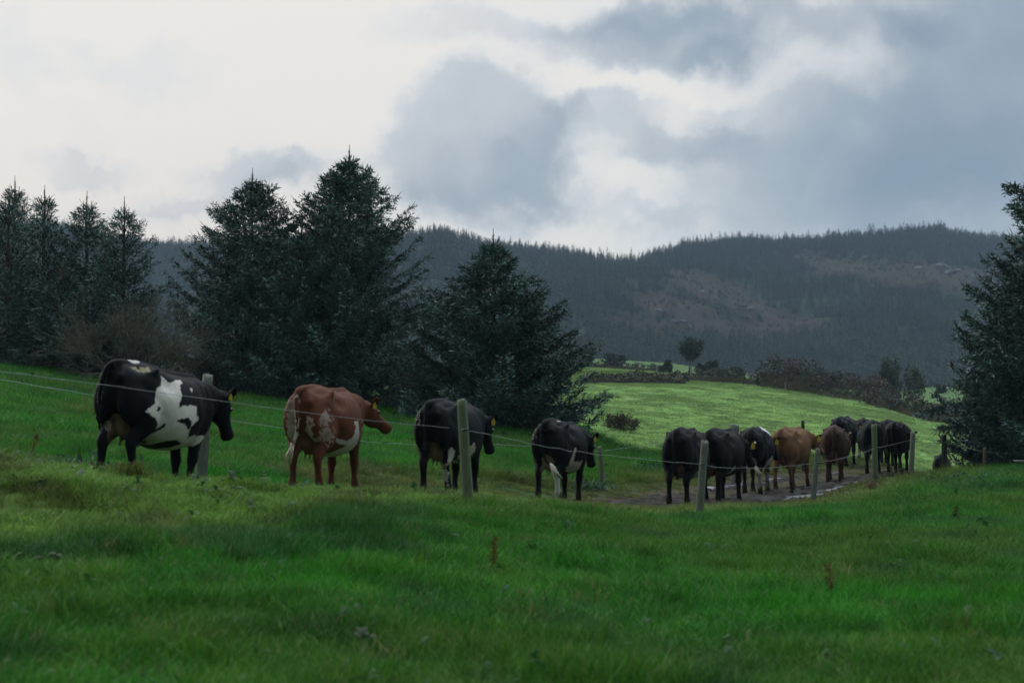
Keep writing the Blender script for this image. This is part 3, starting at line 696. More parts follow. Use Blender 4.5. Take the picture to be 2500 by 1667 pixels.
root = tag(empty('leafless_bush', put(305, 42.8)), 'tangled leafless grey-brown bush among the left-hand spruces', 'bush')
V, Fs, segs = twig_bush(3, 20, 3.0, 1.7, 5, .018); obj('branch', new_mesh('branch', V, Fs, MTW), root)['kind'] = 'stuff'
r = np.random.default_rng(4); ends = np.array([s[1] for s in segs if s[2] < .006]); ends = ends[r.random(len(ends)) < .5]
V, Fc, c = leaf_quads(ends, .028, r, (.10, .10, .05)); obj('leaf', new_mesh('leaf', V, Fc, MLF, False, c), root)['kind'] = 'stuff'
root = tag(empty('leafless_bush', put(432, 44.5)), 'thin pale leafless bush between the left and middle spruces', 'bush')
V, Fs, segs = twig_bush(5, 12, 1.9, 1.0, 5, .018); obj('branch', new_mesh('branch', V, Fs, MTW), root)['kind'] = 'stuff'
r = np.random.default_rng(6); ends = np.array([s[1] for s in segs if s[2] < .006]); ends = ends[r.random(len(ends)) < .8]
V, Fc, c = leaf_quads(ends, .035, r, (.11, .13, .07)); obj('leaf', new_mesh('leaf', V, Fc, MLF, False, c), root)['kind'] = 'stuff'

def lumpy(r, n, sx, sy, sz, lumps=9, zc=.5):
    C_ = np.stack([r.uniform(-.62, .62, lumps) * sx, r.uniform(-.6, .6, lumps) * sy, r.uniform(.15, .75, lumps) * sz], -1); rr = r.uniform(.3, .5, lumps)
    k = r.integers(0, lumps, n); d = norm(r.normal(0, 1, (n, 3))) * (r.random((n, 1)) ** .4)
    P = C_[k] + d * np.array([sx, sy, sz * .75]) * rr[k][:, None]; P[:, 2] = np.maximum(P[:, 2], .02); return P
def bush(name, px, Y, w, h, seed, label, cat='bush', base=(.028, .042, .022), alt=None, n=1600, leaf=.12, group=None, stems=True):
    r = np.random.default_rng(seed); root = tag(empty(name, put(px, Y)), label, cat, group)
    P = lumpy(r, n, w / 2, w * .4, h); V, Fc, c = leaf_quads(P, leaf, r, base, .5, alt); obj('foliage', new_mesh('foliage', V, Fc, MLF, False, c), root)
    if stems:
        V, Fs, sg = twig_bush(seed, 6, h * .8, w * .3, 3, .03); obj('stem', new_mesh('stem', V, Fs, MTW), root)['kind'] = 'stuff'
    return root
# bushy twig clump in the near pasture
root = tag(empty('scrub_bush', put(1520, 50)), 'dark twiggy bush alone in the pale pasture behind the cows', 'bush')
V, Fs, sg = twig_bush(8, 30, .75, 1.2, 4, .010); obj('branch', new_mesh('branch', V, Fs, MBK), root)['kind'] = 'stuff'
r = np.random.default_rng(9); P = np.array([s[1] for s in sg if s[2] < .008]); P = P[r.random(len(P)) < .5]; V, Fc, c = leaf_quads(P, .03, r, (.03, .035, .016)); obj('leaf', new_mesh('leaf', V, Fc, MLF, False, c), root)['kind'] = 'stuff'
DKG = (.022, .036, .022)
bush('gorse_bush', 1425, 205, 4.2, 3.2, 51, 'dark bush at the right-hand edge of the lone wide spruce', base=DKG, leaf=.22)
bush('gorse_bush', 1504, 205, 3.6, 2.2, 52, 'rounded dark gorse bush on the upper field bank, left of the lone field tree', base=DKG, leaf=.22)
bush('gorse_bush', 1625, 190, 2.2, 1.9, 53, 'small spiky bush just left of the lone field tree', base=DKG, leaf=.2, n=900)
bush('gorse_bush', 1728, 180, 3.6, 2.4, 54, 'dark bush just right of the lone field tree', base=DKG, leaf=.22)
bush('gorse_bush', 1780, 180, 4.6, 1.7, 55, 'low spreading bush right of the lone field tree, next to a taller one', base=DKG, leaf=.22)
bush('gorse_bush', 1950, 165, 4.0, 3.1, 56, 'tall dark green bush rising from the middle of the long hedgerow', base=DKG, leaf=.22, n=2400)
bush('gorse_bush', 2018, 172, 3.0, 2.6, 57, 'dark green bush in the hedgerow right of its tallest bush', base=(.03, .035, .022), leaf=.22)
bush('gorse_bush', 2298, 235, 2.4, 1.7, 58, 'little round bush on the bright field strip near the right-hand spruce', base=DKG, leaf=.2, n=900)
bush('gorse_bush', 1520, 152, 2.0, .8, 59, 'tiny bush on the small upper-left field by the fence posts', base=DKG, leaf=.16, n=500)
def hedge(pts, w, h, seed, label, base, alt, dens=55, leaf=.2, name='hedgerow'):
    """pts: (px, Y) polyline"""
    P0 = np.array([put(*p) for p in pts]); r = np.random.default_rng(seed); cum = np.concatenate([[0], np.cumsum(np.linalg.norm(np.diff(P0[:, :2], axis=0), axis=1))]); Lh = cum[-1]
    n = int(Lh * dens * h); s = r.random(n) * Lh; X = np.interp(s, cum, P0[:, 0]); Y = np.interp(s, cum, P0[:, 1])
    tp = h * (.45 + .9 * fbm(s * .5, s * 0, seed, 3)) * (.6 + .4 * sstep(0, 2, s) * sstep(Lh, Lh - 2, s))
    off = r.normal(0, w * .35, n); Y = Y + off; X = X + r.normal(0, w * .2, n); X0, Y0 = X, Y
    zg = gh(X, Y); Zv = zg + tp * np.clip(1 - (off / w) ** 2, .1, 1) * r.random(n) ** .6
    o = P0[0]; P = np.stack([X, Y, Zv], -1) - o
    V, Fc, c = leaf_quads(P, leaf, r, base, .5, alt)
    root = tag(empty(name, o), label, 'hedge'); obj('foliage', new_mesh('foliage', V, Fc, MLF, False, c), root)
    # earthen bank under it
    m = 60; sb = np.linspace(0, Lh, m); bx = np.interp(sb, cum, P0[:, 0]); by = np.interp(sb, cum, P0[:, 1]); tb = h * (.45 + .9 * fbm(sb * .5, sb * 0, seed, 3)) * .5
    a = np.linspace(-1, 1, 9); BX = bx[:, None] + 0 * a; BY = by[:, None] + a[None] * w * .8; BZ = gh(BX.ravel(), BY.ravel()).reshape(BX.shape) - .1 + tb[:, None] * (1 - a[None] ** 2)
    Vb = np.stack([BX, BY, BZ], -1).reshape(-1, 3) - o; ii, jj = np.meshgrid(np.arange(m - 1), np.arange(8), indexing='ij'); q = ii * 9 + jj
    obj('bank', new_mesh('bank', Vb, np.stack([q, q + 9, q + 10, q + 1], -1).reshape(-1, 4)[:, ::-1], MEB, True), root)
    return root
MEB = mat_noise('earth_bank', (.03, .028, .018), (.06, .055, .03), 2, .95, .05, 0)
BRN = (.062, .040, .030); GRY = (.048, .046, .030)
hedge([(1440, 205), (1520, 203), (1600, 200), (1625, 195)], 1.2, 1.1, 61, 'brown hedge bank along the upper-left field behind the rounded gorse bush', GRY, DKG)
hedge([(1425, 138), (1480, 142), (1560, 148), (1680, 160)], 1.0, 1.15, 62, 'dark gorse hedge running under the small upper-left field', DKG, (.04, .035, .02))
hedge([(1510, 143), (1600, 148), (1672, 152)], .6, .9, 66, 'low olive hedge strip in front of the dark gorse hedge', GRY, (.06, .06, .03))
hedge([(1670, 165), (1760, 166), (1860, 165)], 1.3, 1.6, 63, 'left stretch of the long hedgerow, grey-green below the lone field tree', GRY, (.045, .055, .03))
hedge([(1850, 163), (1950, 160), (2050, 157), (2130, 152), (2190, 149)], 1.7, 3.4, 64, 'middle stretch of the long hedgerow, thick with purple-brown bracken', BRN, DKG, 60)
hedge([(2120, 146), (2190, 142), (2270, 138), (2340, 134)], 1.7, 2.5, 65, 'right stretch of the long hedgerow running down to the dark spruce', (.045, .038, .03), DKG, 60)
hedge([(2000, 156), (2120, 150), (2250, 144)], 1.4, 1.1, 67, 'rough grassy verge at the foot of the brown hedgerow', (.05, .07, .03), (.06, .05, .03), 70)
def broad_tree(px, Y, base_py, top_py, wpx, seed, label, lean=0, n=3600, crown_lo=.4, leaf=.17, base=(.024, .042, .026)):
    x, y, z = put(px, Y); H = zz(top_py, Y) - z; r = np.random.default_rng(seed); w = wpx / F * Y
    root = tag(empty('broadleaf_tree', (x, y, z)), label, 'tree')
    P = lumpy(r, n, w / 2, w * .4, H * (1 - crown_lo), 14); P[:, 2] += H * crown_lo; P[:, 0] += lean + (P[:, 2] - H * .5) * .25 * (lean != 0)
    V, Fc, c = leaf_quads(P, leaf, r, base, .5); obj('crown', new_mesh('crown', V, Fc, MLF, False, c), root)
    top = np.array([lean, 0, H * .72]); ps = [tube([[0, 0, -.2], [.05, 0, H * .25], [lean * .5, 0, H * .5], top], [.16, .13, .1, .04], 7)]
    for k in range(9):
        a = r.uniform(0, 6.283); s_z = H * r.uniform(.28, .6); st_ = np.array([lean * s_z / H, 0, s_z]); e = st_ + np.array([math.cos(a) * w * .35, math.sin(a) * w * .3, H * r.uniform(.15, .3)])
        ps.append(tube([st_, (st_ + e) / 2 + [0, 0, .1], e], [.07, .045, .015], 5))
    V, Fs = merge(ps); obj('trunk', new_mesh('trunk', V, Fs, MTW, True), root); return root
broad_tree(1683, 185, 905, 825, 76, 71, 'lone windswept broadleaf tree with a pale trunk on the field brow', lean=.25, crown_lo=.38)
broad_tree(2170, 158, 935, 868, 64, 72, 'rounded green tree at the right end of the bracken hedgerow', crown_lo=.25, n=2800, base=(.03, .055, .032))
broad_tree(2232, 160, 935, 888, 60, 73, 'thin greyish tree right of the rounded green tree', crown_lo=.2, n=1300, base=(.04, .06, .04))

# ------------------------------------------------------------------ far conifer wood on the hills
def small_conifer(seed, n=150):
    r = np.random.default_rng(seed); h = r.random(n) ** .8; a = r.uniform(0, 6.283, n); rr = .24 * (1 - h) ** .8 * r.uniform(.5, 1.1, n)
    P = np.stack([rr * np.cos(a) * .4, rr * np.sin(a) * .4, h * .96], -1); d = norm(np.stack([np.cos(a), np.sin(a), r.uniform(-.3, .5, n)], -1))
    l = .05 + .16 * (1 - h); u = norm(np.cross(d, [0, 0, 1.])); s = (l * .4)[:, None]; e = P + d * l[:, None]
    V = np.concatenate([np.stack([P - u * s * .5, P + u * s * .5, e], 1).reshape(-1, 3), [[-.012, 0, 0], [.012, 0, 0], [0, 0, 1.04], [0, -.012, 0], [0, .012, 0], [0, 0, 1.04]]])
    return new_mesh('conifer', V, np.arange(len(V)).reshape(-1, 3), MCF, False)
MCF = mat_attr('far_conifer', rough=.8, spec=.1, inst=True)
prt = [small_conifer(s) for s in (1, 2, 3, 4)]
n = 62000
yv = np.sqrt(rng.uniform(400 ** 2, 1130 ** 2, n)); pxv = rng.uniform(-900, 3200, n); xv = (pxv - 1250) / F * yv; zv = hills_h(xv, yv)
bm2 = bare(xv, yv, zv); dn = fbm(xv * .02, yv * .02, 301, 3); keep = (rng.random(n) > bm2 * .45) & (rng.random(n) < .5 + dn)
xv, yv, zv, bb = xv[keep], yv[keep], zv[keep], bm2[keep]; n = len(xv)
ridge = sstep(860, 960, yv); hh = (rng.uniform(4.5, 9.5, n) + ridge * rng.uniform(0, 1, n) ** 3 * 4.5) * (.75 + .5 * fbm(xv * .03, yv * .03, 311, 2)) * (1 - .74 * bb)
cc = np.array([.016, .032, .022]) * (.6 + .8 * rng.random((n, 1))) + sstep(.5, .7, fbm(xv * .012, yv * .012, 321, 3))[:, None] * np.array([.012, .024, .006])
mistv = (sstep(760, 520, yv + 160 * (fbm(xv * .008, yv * .008, 331, 3) - .5)) * .8)[:, None]  # paler lower trees: young growth, with mist at the hill foot painted into the tint
cc = cc * (1 - mistv) + mistv * np.array([.052, .074, .060]) * (.6 + .8 * rng.random((n, 1)))
cc = cc * (1 - bb[:, None] * .7) + bb[:, None] * .7 * np.array([.028, .018, .013]) * (.5 + 1.2 * rng.random((n, 1)))
hw = (1 + 1.2 * bb) * hh * rng.uniform(.8, 1.4, n) * (1 + .15 * ridge)
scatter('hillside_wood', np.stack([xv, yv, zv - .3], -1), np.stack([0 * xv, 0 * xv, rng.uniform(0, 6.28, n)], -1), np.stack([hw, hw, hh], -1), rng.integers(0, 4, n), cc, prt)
# single trees that stand out on the skyline
MCS = mat_attr('skyline_conifer', rough=.8, spec=.1)
for k, (px, top, w, lab) in enumerate([(1217, 574, 1.5, 'broad dark round-topped conifer standing up from the ridge behind the lone wide spruce'), (1105, 556, 1.0, 'pointed pair-topped conifer on the ridge right of the tallest spruce'), (1160, 568, .9, 'thin conifer on the ridge just left of the round-topped one'),
        (1508, 615, 1.0, 'small conifer alone in the dip of the ridge'), (1542, 603, .9, 'slim conifer on the right lip of the dip in the ridge'), (1483, 600, .8, 'slim conifer on the left lip of the dip in the ridge'), (1783, 578, 1.9, 'flat-topped pine leaning above the middle of the ridge'), (2133, 555, 1.0, 'taller conifer on the ridge left of its highest hump')]):
    Y = 1000.; x = (px - 1250) / F * Y; 
    yr = 1000 + 90 * math.sin(px * .0031 + 1) + 40 * math.sin(px * .011); Y = yr - 4; x = (px - 1250) / F * Y; z = float(hills_h(np.array([x]), np.array([Y]))[0]) - .3; H = zz(top, Y) - z
    me = small_conifer(90 + k, 260); me.materials.clear(); me.materials.append(MCS)
    a = me.color_attributes.new('tint', 'FLOAT_COLOR', 'POINT'); cv = np.ones((len(me.vertices), 4), np.float32); cv[:, :3] = (.02, .034, .022); a.data.foreach_set('color', cv.ravel())
    o = tag(obj('skyline_conifer', me, loc=(x, Y, z)), lab, 'tree', 'conifers on the skyline'); o.scale = (H * w, H * w, H)
# rocks on the hill
MRK = mat_noise('grey_rock', (.05, .05, .055), (.14, .14, .15), .6, .9, .2, .5)
def rock(seed):
    r = np.random.default_rng(seed); bm = bmesh.new(); bmesh.ops.create_icosphere(bm, subdivisions=2, radius=1)
    for v in bm.verts: v.co *= 1 + .45 * (r.random() - .5); v.co.z *= .62
    me = bpy.data.meshes.new('rock'); bm.to_mesh(me); bm.free(); me.materials.append(MRK); return me
rk = [rock(s) for s in range(4)]
def hill_hit(px, py):
    d = ray(px, py); ys = np.linspace(410, 1080, 600); x = d[0] / d[1] * ys; zl = CAMZ + d[2] / d[1] * ys; h = hills_h(x, ys); k = np.argmax(h > zl); return x[k], ys[k], h[k]
for k, (px, py, s, lab) in enumerate([(2052, 628, 2.4, 'left slab of the pale rock row high on the right hill'), (2078, 627, 2.0, 'second slab of the pale rock row high on the right hill'), (2112, 634, 3.3, 'largest slab of the pale rock row high on the right hill'), (2132, 645, 2.2, 'low slab at the right end of the pale rock row on the hill'), (2160, 648, 2.0, 'pale leaning rock right of the rock row'),
        (2240, 657, 2.4, 'pale rock beside the broken crag near the right spruce'), (2300, 652, 4.2, 'top block of the broken grey crag on the right hill'), (2318, 668, 3.8, 'lower block of the broken grey crag on the right hill'), (2372, 676, 1.7, 'small pale rock right of the grey crag'), (2340, 662, 2.2, 'right block of the broken grey crag'),
        (1712, 713, 2.0, 'pale ledge in the upper bracken slope'), (1693, 726, 1.8, 'flat pale ledge left of the middle of the bracken slope'), (1750, 752, 2.4, 'upright grey rock in the middle of the bracken slope'), (1832, 755, 2.6, 'tilted grey rock in the right of the bracken slope'), (1826, 776, 1.6, 'small grey rock below the tilted one'), (1612, 762, 2.6, 'rounded grey rock in the left of the bracken slope'),
        (1648, 789, 2.2, 'left rock of the low ledge above the lone field tree'), (1670, 790, 2.6, 'right rock of the low ledge above the lone field tree'), (2088, 830, 2.3, 'single pale boulder low on the hill above the hedgerow')]):
    x, y, z = hill_hit(px, py); o = tag(obj('rock', rk[k % 4], loc=(x, y, z + s * .1)), lab, 'rock', 'rocks showing on the hillside'); o.scale = (s * 1.1, s * .8, s * .62); o.rotation_euler = (.2, .3 * math.sin(k), k * 1.3)

# ------------------------------------------------------------------ fences
MPO = mat_noise('weathered_post_green', (.040, .058, .036), (.11, .145, .085), 7, .85, .15, .7, 30, (5, 5, .8), c3=(.07, .09, .055))
MPG = mat_noise('weathered_post_grey', (.028, .034, .026), (.15, .175, .145), 7, .85, .15, .9, 30, (9, 9, .7), c3=(.075, .09, .065))
MPD = mat_noise('dark_post', (.02, .02, .018), (.06, .058, .05), 7, .9, .1, .5, 30, (5, 5, .8))
MWI = mat_noise('fence_wire', (.14, .17, .18), (.30, .34, .36), 20, .45, .5, 0)
MIN = mat_noise('black_insulator', (.02, .02, .02), (.035, .035, .035), 10, .5, .4, 0)
def post_mesh(h, r0, seed, top='flat', square=False):
    r = np.random.default_rng(seed); sd_ = 14; hs = np.concatenate([[-.4], np.linspace(0, h, 16)]); a = np.linspace(0, 2 * math.pi, sd_, endpoint=False)
    V = []; prof = 1 + .10 * r.normal(0, 1, sd_) * .6
    for hgt in hs:
        rr = r0 * (1.08 - .14 * hgt / h) * prof * (1 + r.normal(0, .022, sd_))
        if square: rr = rr * (1 + .16 * np.cos(4 * a))
        V += [(rr[k] * math.cos(a[k]), rr[k] * math.sin(a[k]), hgt + (r.normal(0, .012) + (.02 * math.cos(a[k]) if top == 'slant' else 0) if hgt == h else 0)) for k in range(sd_)]
    Fs = [(i * sd_ + j, i * sd_ + (j + 1) % sd_, (i + 1) * sd_ + (j + 1) % sd_, (i + 1) * sd_ + j) for i in range(len(hs) - 1) for j in range(sd_)]
    n0 = len(V)
    for rf in (.86, .5): V += [(V[(len(hs) - 1) * sd_ + k][0] * rf, V[(len(hs) - 1) * sd_ + k][1] * rf, V[(len(hs) - 1) * sd_ + k][2] + .012 * (1 - rf) + r.normal(0, .006)) for k in range(sd_)]
    for q in range(2):
        a0 = (len(hs) - 1 + q) * sd_; b0 = a0 + sd_; Fs += [(a0 + j, a0 + (j + 1) % sd_, b0 + (j + 1) % sd_, b0 + j) for j in range(sd_)]
    Fs.append(tuple(range(len(V) - sd_, len(V))))
    return np.array(V), Fs
def add_post(root, px, base_py, top_py, Y, wpx, mat, seed, top_px=None, top='flat', label=None, square=False):
    b_ = at(px, base_py, Y); b_[2] = gz1(b_[0], Y) - .02; tp = at(top_px if top_px is not None else px, top_py, Y); h = np.linalg.norm(tp - b_)
    V, Fs = post_mesh(h, wpx / F * Y / 2, seed, top, square); o = obj('post', new_mesh('post', V, Fs, mat, True), root)
    o.location = b_ - np.array(root.location); o.rotation_euler = Vector(tp - b_).to_track_quat('Z', 'Y').to_euler()
    if label: o['label'] = label
    return b_, tp
def wire(root, pts, rad_=.0028, sag=.0, kink=.006, seed=0):
    """pts = (px,py,Y); smooth curve through them"""
    P = np.array([at(*p) for p in pts]); r = np.random.default_rng(seed); out = []
    cum = np.concatenate([[0], np.cumsum(np.linalg.norm(np.diff(P, axis=0), axis=1))]); s = np.arange(0, cum[-1], .25)
    Q = np.stack([np.interp(s, cum, P[:, k]) for k in range(3)], -1)
    Q[1:-1] += r.normal(0, kink, (len(s) - 2, 3)) * (r.random((len(s) - 2, 1)) < .35)
    V, Fs = tube(Q, np.full(len(Q), rad_), 5); return obj('wire', new_mesh('wire', V - np.array(root.location), Fs, MWI, True), root)
x, y, z = at(1140, 1240, 16.5)
nf = tag(empty('wire_fence', (x, y, z)), 'near post and wire fence in front of the line of cows', 'fence')
add_post(nf, 1144, 1240, 976, 16.5, 25, MPO, 1, 1127, label='stout blurred mossy post leaning in front of the branded cow')
add_post(nf, 1706, 1256, 1077, 22.0, 18, MPG, 2, 1721, 'slant', label='grey lichened post leaning right beside the sixth cow')
add_post(nf, 1984, 1233, 1096, 28.0, 12, MPG, 3, 1996, label='thin grey post in front of the dark brown cow')
add_post(nf, 2137, 1172, 1037, 33.0, 13.5, MPO, 4, 2134, label='upright green mossy post before the last cows')
add_post(nf, 2224, 1166, 1055, 38.5, 12, MPG, 5, 2229, 'slant', label='split grey post at the right end of the near fence')
add_post(nf, -420, 1130, 850, 11.5, 25, MPO, 6)
wire(nf, [(-420, 868, 11.5), (-150, 888, 12.4), (0, 907, 13.0), (240, 938, 13.9), (500, 973, 14.7), (700, 1001, 15.3), (900, 1026, 15.9), (1030, 1037, 16.2), (1133, 1049, 16.38)], .0024, seed=1)
wire(nf, [(1133, 1049, 16.38), (1200, 1062, 16.9), (1300, 1083, 17.7), (1345, 1093, 18.1), (1450, 1108, 19.0), (1580, 1122, 20.2), (1660, 1129, 21.2), (1712, 1133, 21.9)], .0026, seed=2)
wire(nf, [(1712, 1133, 21.9), (1730, 1138, 22.2), (1780, 1142, 23.2), (1860, 1143, 24.9), (1930, 1137, 26.5), (1990, 1130, 27.9)], .003, seed=3)
wire(nf, [(1990, 1130, 27.9), (2035, 1123, 29.3), (2080, 1112, 31.0), (2110, 1104, 32.1), (2133, 1094, 32.9)], .0034, seed=4)
wire(nf, [(2133, 1094, 32.9), (2165, 1088, 34.8), (2195, 1081, 36.5), (2226, 1073, 38.35)], .0038, seed=5)
for (px, py, Y) in [(1134, 1049, 16.34), (1714, 1133, 21.85), (1999, 1129, 27.85), (2236, 1071, 38.3)]:
    V, Fs = tube([[-.03, 0, 0], [.0, -.01, 0], [.05, 0, .005]], [.012, .016, .01], 8); o = obj('insulator', new_mesh('insulator', V, Fs, MIN, True), nf); o.location = at(px, py, Y) - np.array(nf.location)
x, y, z = at(490, 1158, 18.9)
ff = tag(empty('wire_fence', (x, y, z)), 'far post and wire fence on the meadow side of the cows', 'fence')
add_post(ff, 490, 1160, 918, 19.6, 27, MPG, 11, 507, 'slant', label='pale lichen-topped post behind the big black and white cow')
add_post(ff, 1471, 1186, 1092, 29.6, 11, MPO, 12, 1464, label='short dark green post under the fourth cow\'s head')
add_post(ff, 1795, 1160, 1037, 35.5, 23, MPG, 13, 1793, label='thick pale grey post behind the cows, right of the middle')
add_post(ff, 1961, 1130, 1028, 41.5, 8, MPD, 14, 1960, label='thin dark post rising behind the brown cow')
add_post(ff, 1880, 1120, 1062, 42.5, 5, MPD, 17)
add_post(ff, -250, 1060, 860, 12.2, 25, MPG, 15)
wire(ff, [(-250, 892, 12.2), (0, 926, 14.3), (240, 967, 16.7), (500, 1014, 19.5)], .0032, seed=7)
wire(ff, [(500, 1014, 19.5), (568, 1027, 20.2), (700, 1046, 21.3), (900, 1078, 23.4), (960, 1082, 24.0), (1020, 1086, 24.6), (1210, 1084, 26.3), (1300, 1090, 27.2), (1466, 1101, 29.5)], .0028, seed=8)
wire(ff, [(1466, 1101, 29.5), (1530, 1093, 30.6), (1625, 1079, 32.3), (1793, 1062, 35.3)], .003, seed=9)
V, Fs = tube([[-.06, 0, 0], [0, 0, .004], [.06, 0, 0]], [.006, .010, .006], 6); o = obj('wire_joiner', new_mesh('wire_joiner', V, Fs, MIN, True), ff); o.location = at(943, 1080, 23.7) - np.array(ff.location)
x, y, z = put(2305, 43)
tf = tag(empty('wire_fence', (x, y, z)), 'dark fence under the right-hand spruce', 'fence')
add_post(tf, 2306, 1148, 1062, 41.5, 12, MPD, 21, 2305, label='thick dark post under the hanging spruce bough')
add_post(tf, 2403, 1148, 1094, 40.0, 7, mat_noise('brown_post', (.07, .05, .035), (.16, .12, .09), 8, .85, .1, .4), 22, label='thin brown post in front of the dark spruce')
wire(tf, [(2305, 1078, 41.4), (2403, 1104, 39.9), (2520, 1108, 39.9)], .0025, seed=10)
# far field fence posts
uf = tag(empty('wire_fence', put(1468, 150)), 'row of small posts in the distant upper-left field', 'fence')
for k, (px, b_, tp, Y, w) in enumerate([(1468, 930, 904, 150, 2.5), (1555, 921, 899, 158, 3), (1604, 914, 892, 170, 4), (1688, 915, 893, 178, 2.5)]): add_post(uf, px, b_, tp, Y, w, MPD if k < 2 else MPG, 30 + k)
vf = tag(empty('fence_post', put(1917, 152)), 'single thin pale post in front of the middle of the hedgerow', 'post')
V, Fs = post_mesh(1.2, .05, 40); obj('shaft', new_mesh('shaft', V, Fs, MPG, True), vf)

# ------------------------------------------------------------------ cows
def coat_mat():
    m = bpy.data.materials.new('cow_coat'); m.use_nodes = True; t = m.node_tree; t.nodes.clear()
    a = N(t, 'ShaderNodeAttribute', attribute_name='tint'); v = N(t, 'ShaderNodeTexCoord').outputs['Object']
    mp = N(t, 'ShaderNodeMapping'); mp.inputs['Scale'].default_value = (1, 1, .35); L(t, v, mp.inputs[0])
    n = noise(t, mp.outputs[0], 38, 5, .65); n2 = noise(t, v, 5, 3, .6)
    k = mathn(t, 'ADD', mathn(t, 'MULTIPLY', mathn(t, 'ADD', n, n2), .55), .45)
    cv = N(t, 'ShaderNodeCombineXYZ')
    for i in range(3): L(t, k, cv.inputs[i])
    p = N(t, 'ShaderNodeBsdfPrincipled'); L(t, mixc(t, 1.0, a.outputs['Color'], cv.outputs[0], 'MULTIPLY'), p.inputs['Base Color'])
    p.inputs['Roughness'].default_value = .62; p.inputs['Specular IOR Level'].default_value = .06
    b = N(t, 'ShaderNodeBump'); b.inputs['Strength'].default_value = .45; b.inputs['Distance'].default_value = .012
    L(t, n, b.inputs['Height']); L(t, b.outputs[0], p.inputs['Normal'])
    L(t, p.outputs[0], N(t, 'ShaderNodeOutputMaterial').inputs[0]); return m
MCOAT = coat_mat()
def simple(name, col, rough=.5, spec=.4):
    m = bpy.data.materials.new(name); m.use_nodes = True; t = m.node_tree; p = t.nodes['Principled BSDF']
    v = N(t, 'ShaderNodeTexCoord').outputs['Object']; n = noise(t, v, 40, 3)
    L(t, ramp(t, n, [(.3, tuple(c * .85 for c in col)), (.7, tuple(min(c * 1.12, 1) for c in col))]), p.inputs['Base Color'])
    p.inputs['Roughness'].default_value = rough; p.inputs['Specular IOR Level'].default_value = spec; return m
MEYE = simple('cow_eye', (.01, .008, .006), .12, .6); MHOOF = simple('hoof_horn', (.05, .042, .034), .6)
MTAG = simple('yellow_ear_tag', (.40, .33, .03), .4); MTAGW = simple('white_ear_button', (.75, .76, .78), .4); MBRAND = simple('brand_hair', (.34, .33, .31), .8, .1)

def ellring(path, U0, rad_a, rad_b, sides=18, power=2.0):
    """tube with elliptical rings; rad_a along the lateral axis U0, rad_b across"""
    path = np.asarray(path, float); n = len(path); T = norm(np.gradient(path, axis=0)); U0 = np.asarray(U0, float)
    U = norm(U0 - T * (T @ U0)[:, None]); W = np.cross(T, U); a = np.linspace(0, 2 * math.pi, sides, endpoint=False)
    ca = np.sign(np.cos(a)) * np.abs(np.cos(a)) ** (2 / power); sa = np.sign(np.sin(a)) * np.abs(np.sin(a)) ** (2 / power)
    V = path[:, None] + U[:, None] * (ca[None] * np.asarray(rad_a)[:, None])[..., None] + W[:, None] * (sa[None] * np.asarray(rad_b)[:, None])[..., None]
    V = V.reshape(-1, 3); Fs = [(i * sides + j, i * sides + (j + 1) % sides, (i + 1) * sides + (j + 1) % sides, (i + 1) * sides + j) for i in range(n - 1) for j in range(sides)]
    Fs += [tuple(range(sides))[::-1], tuple(range((n - 1) * sides, n * sides))]; return V, Fs
def spline(pts, m):
    pts = np.asarray(pts, float); n = len(pts); t = np.linspace(0, n - 1, m); out = np.zeros((m, pts.shape[1]))
    for k, tt in enumerate(t):
        i = min(int(tt), n - 2); f = tt - i; p0 = pts[max(i - 1, 0)]; p1 = pts[i]; p2 = pts[i + 1]; p3 = pts[min(i + 2, n - 1)]
        out[k] = .5 * (2 * p1 + (p2 - p0) * f + (2 * p0 - 5 * p1 + 4 * p2 - p3) * f * f + (3 * p1 - p0 - 3 * p2 + p3) * f ** 3)
    return out
def ball(c, r3, seg=14):
    bm = bmesh.new(); bmesh.ops.create_uvsphere(bm, u_segments=seg, v_segments=seg // 2 + 1, radius=1)
    V = np.array([v.co[:] for v in bm.verts]) * np.array(r3) + np.array(c); Fs = [tuple(v.index for v in f.verts) for f in bm.faces]; bm.free(); return V, Fs

def in_poly(x, y, poly):
    inside = np.zeros(len(x), bool); n = len(poly); j = n - 1
    for i in range(n):
        xi, yi = poly[i]; xj, yj = poly[j]
        cnd = ((yi > y) != (yj > y)) & (x < (xj - xi) * (y - yi) / (yj - yi + 1e-12) + xi); inside ^= cnd; j = i
    return inside
DIG = {'0': [[(0, 0), (1, 0), (1, 1), (0, 1), (0, 0)]], '1': [[(.5, 0), (.5, 1)]], '2': [[(0, .85), (.5, 1), (1, .8), (.8, .5), (0, 0), (1, 0)]], '3': [[(0, 1), (.9, .95), (.4, .58), (1, .4), (.7, .05), (0, .05)]],
       '5': [[(1, 1), (.1, 1), (.1, .55), (.9, .5), (.9, .1), (0, 0)]], '6': [[(.9, 1), (.1, .55), (.1, .1), (.6, 0), (1, .25), (.7, .5), (.1, .35)]], '7': [[(0, 1), (1, 1), (.4, 0)]], '8': [[(.5, .5), (.1, .75), (.5, 1), (.9, .75), (.5, .5), (0, .25), (.5, 0), (1, .25), (.5, .5)]]}

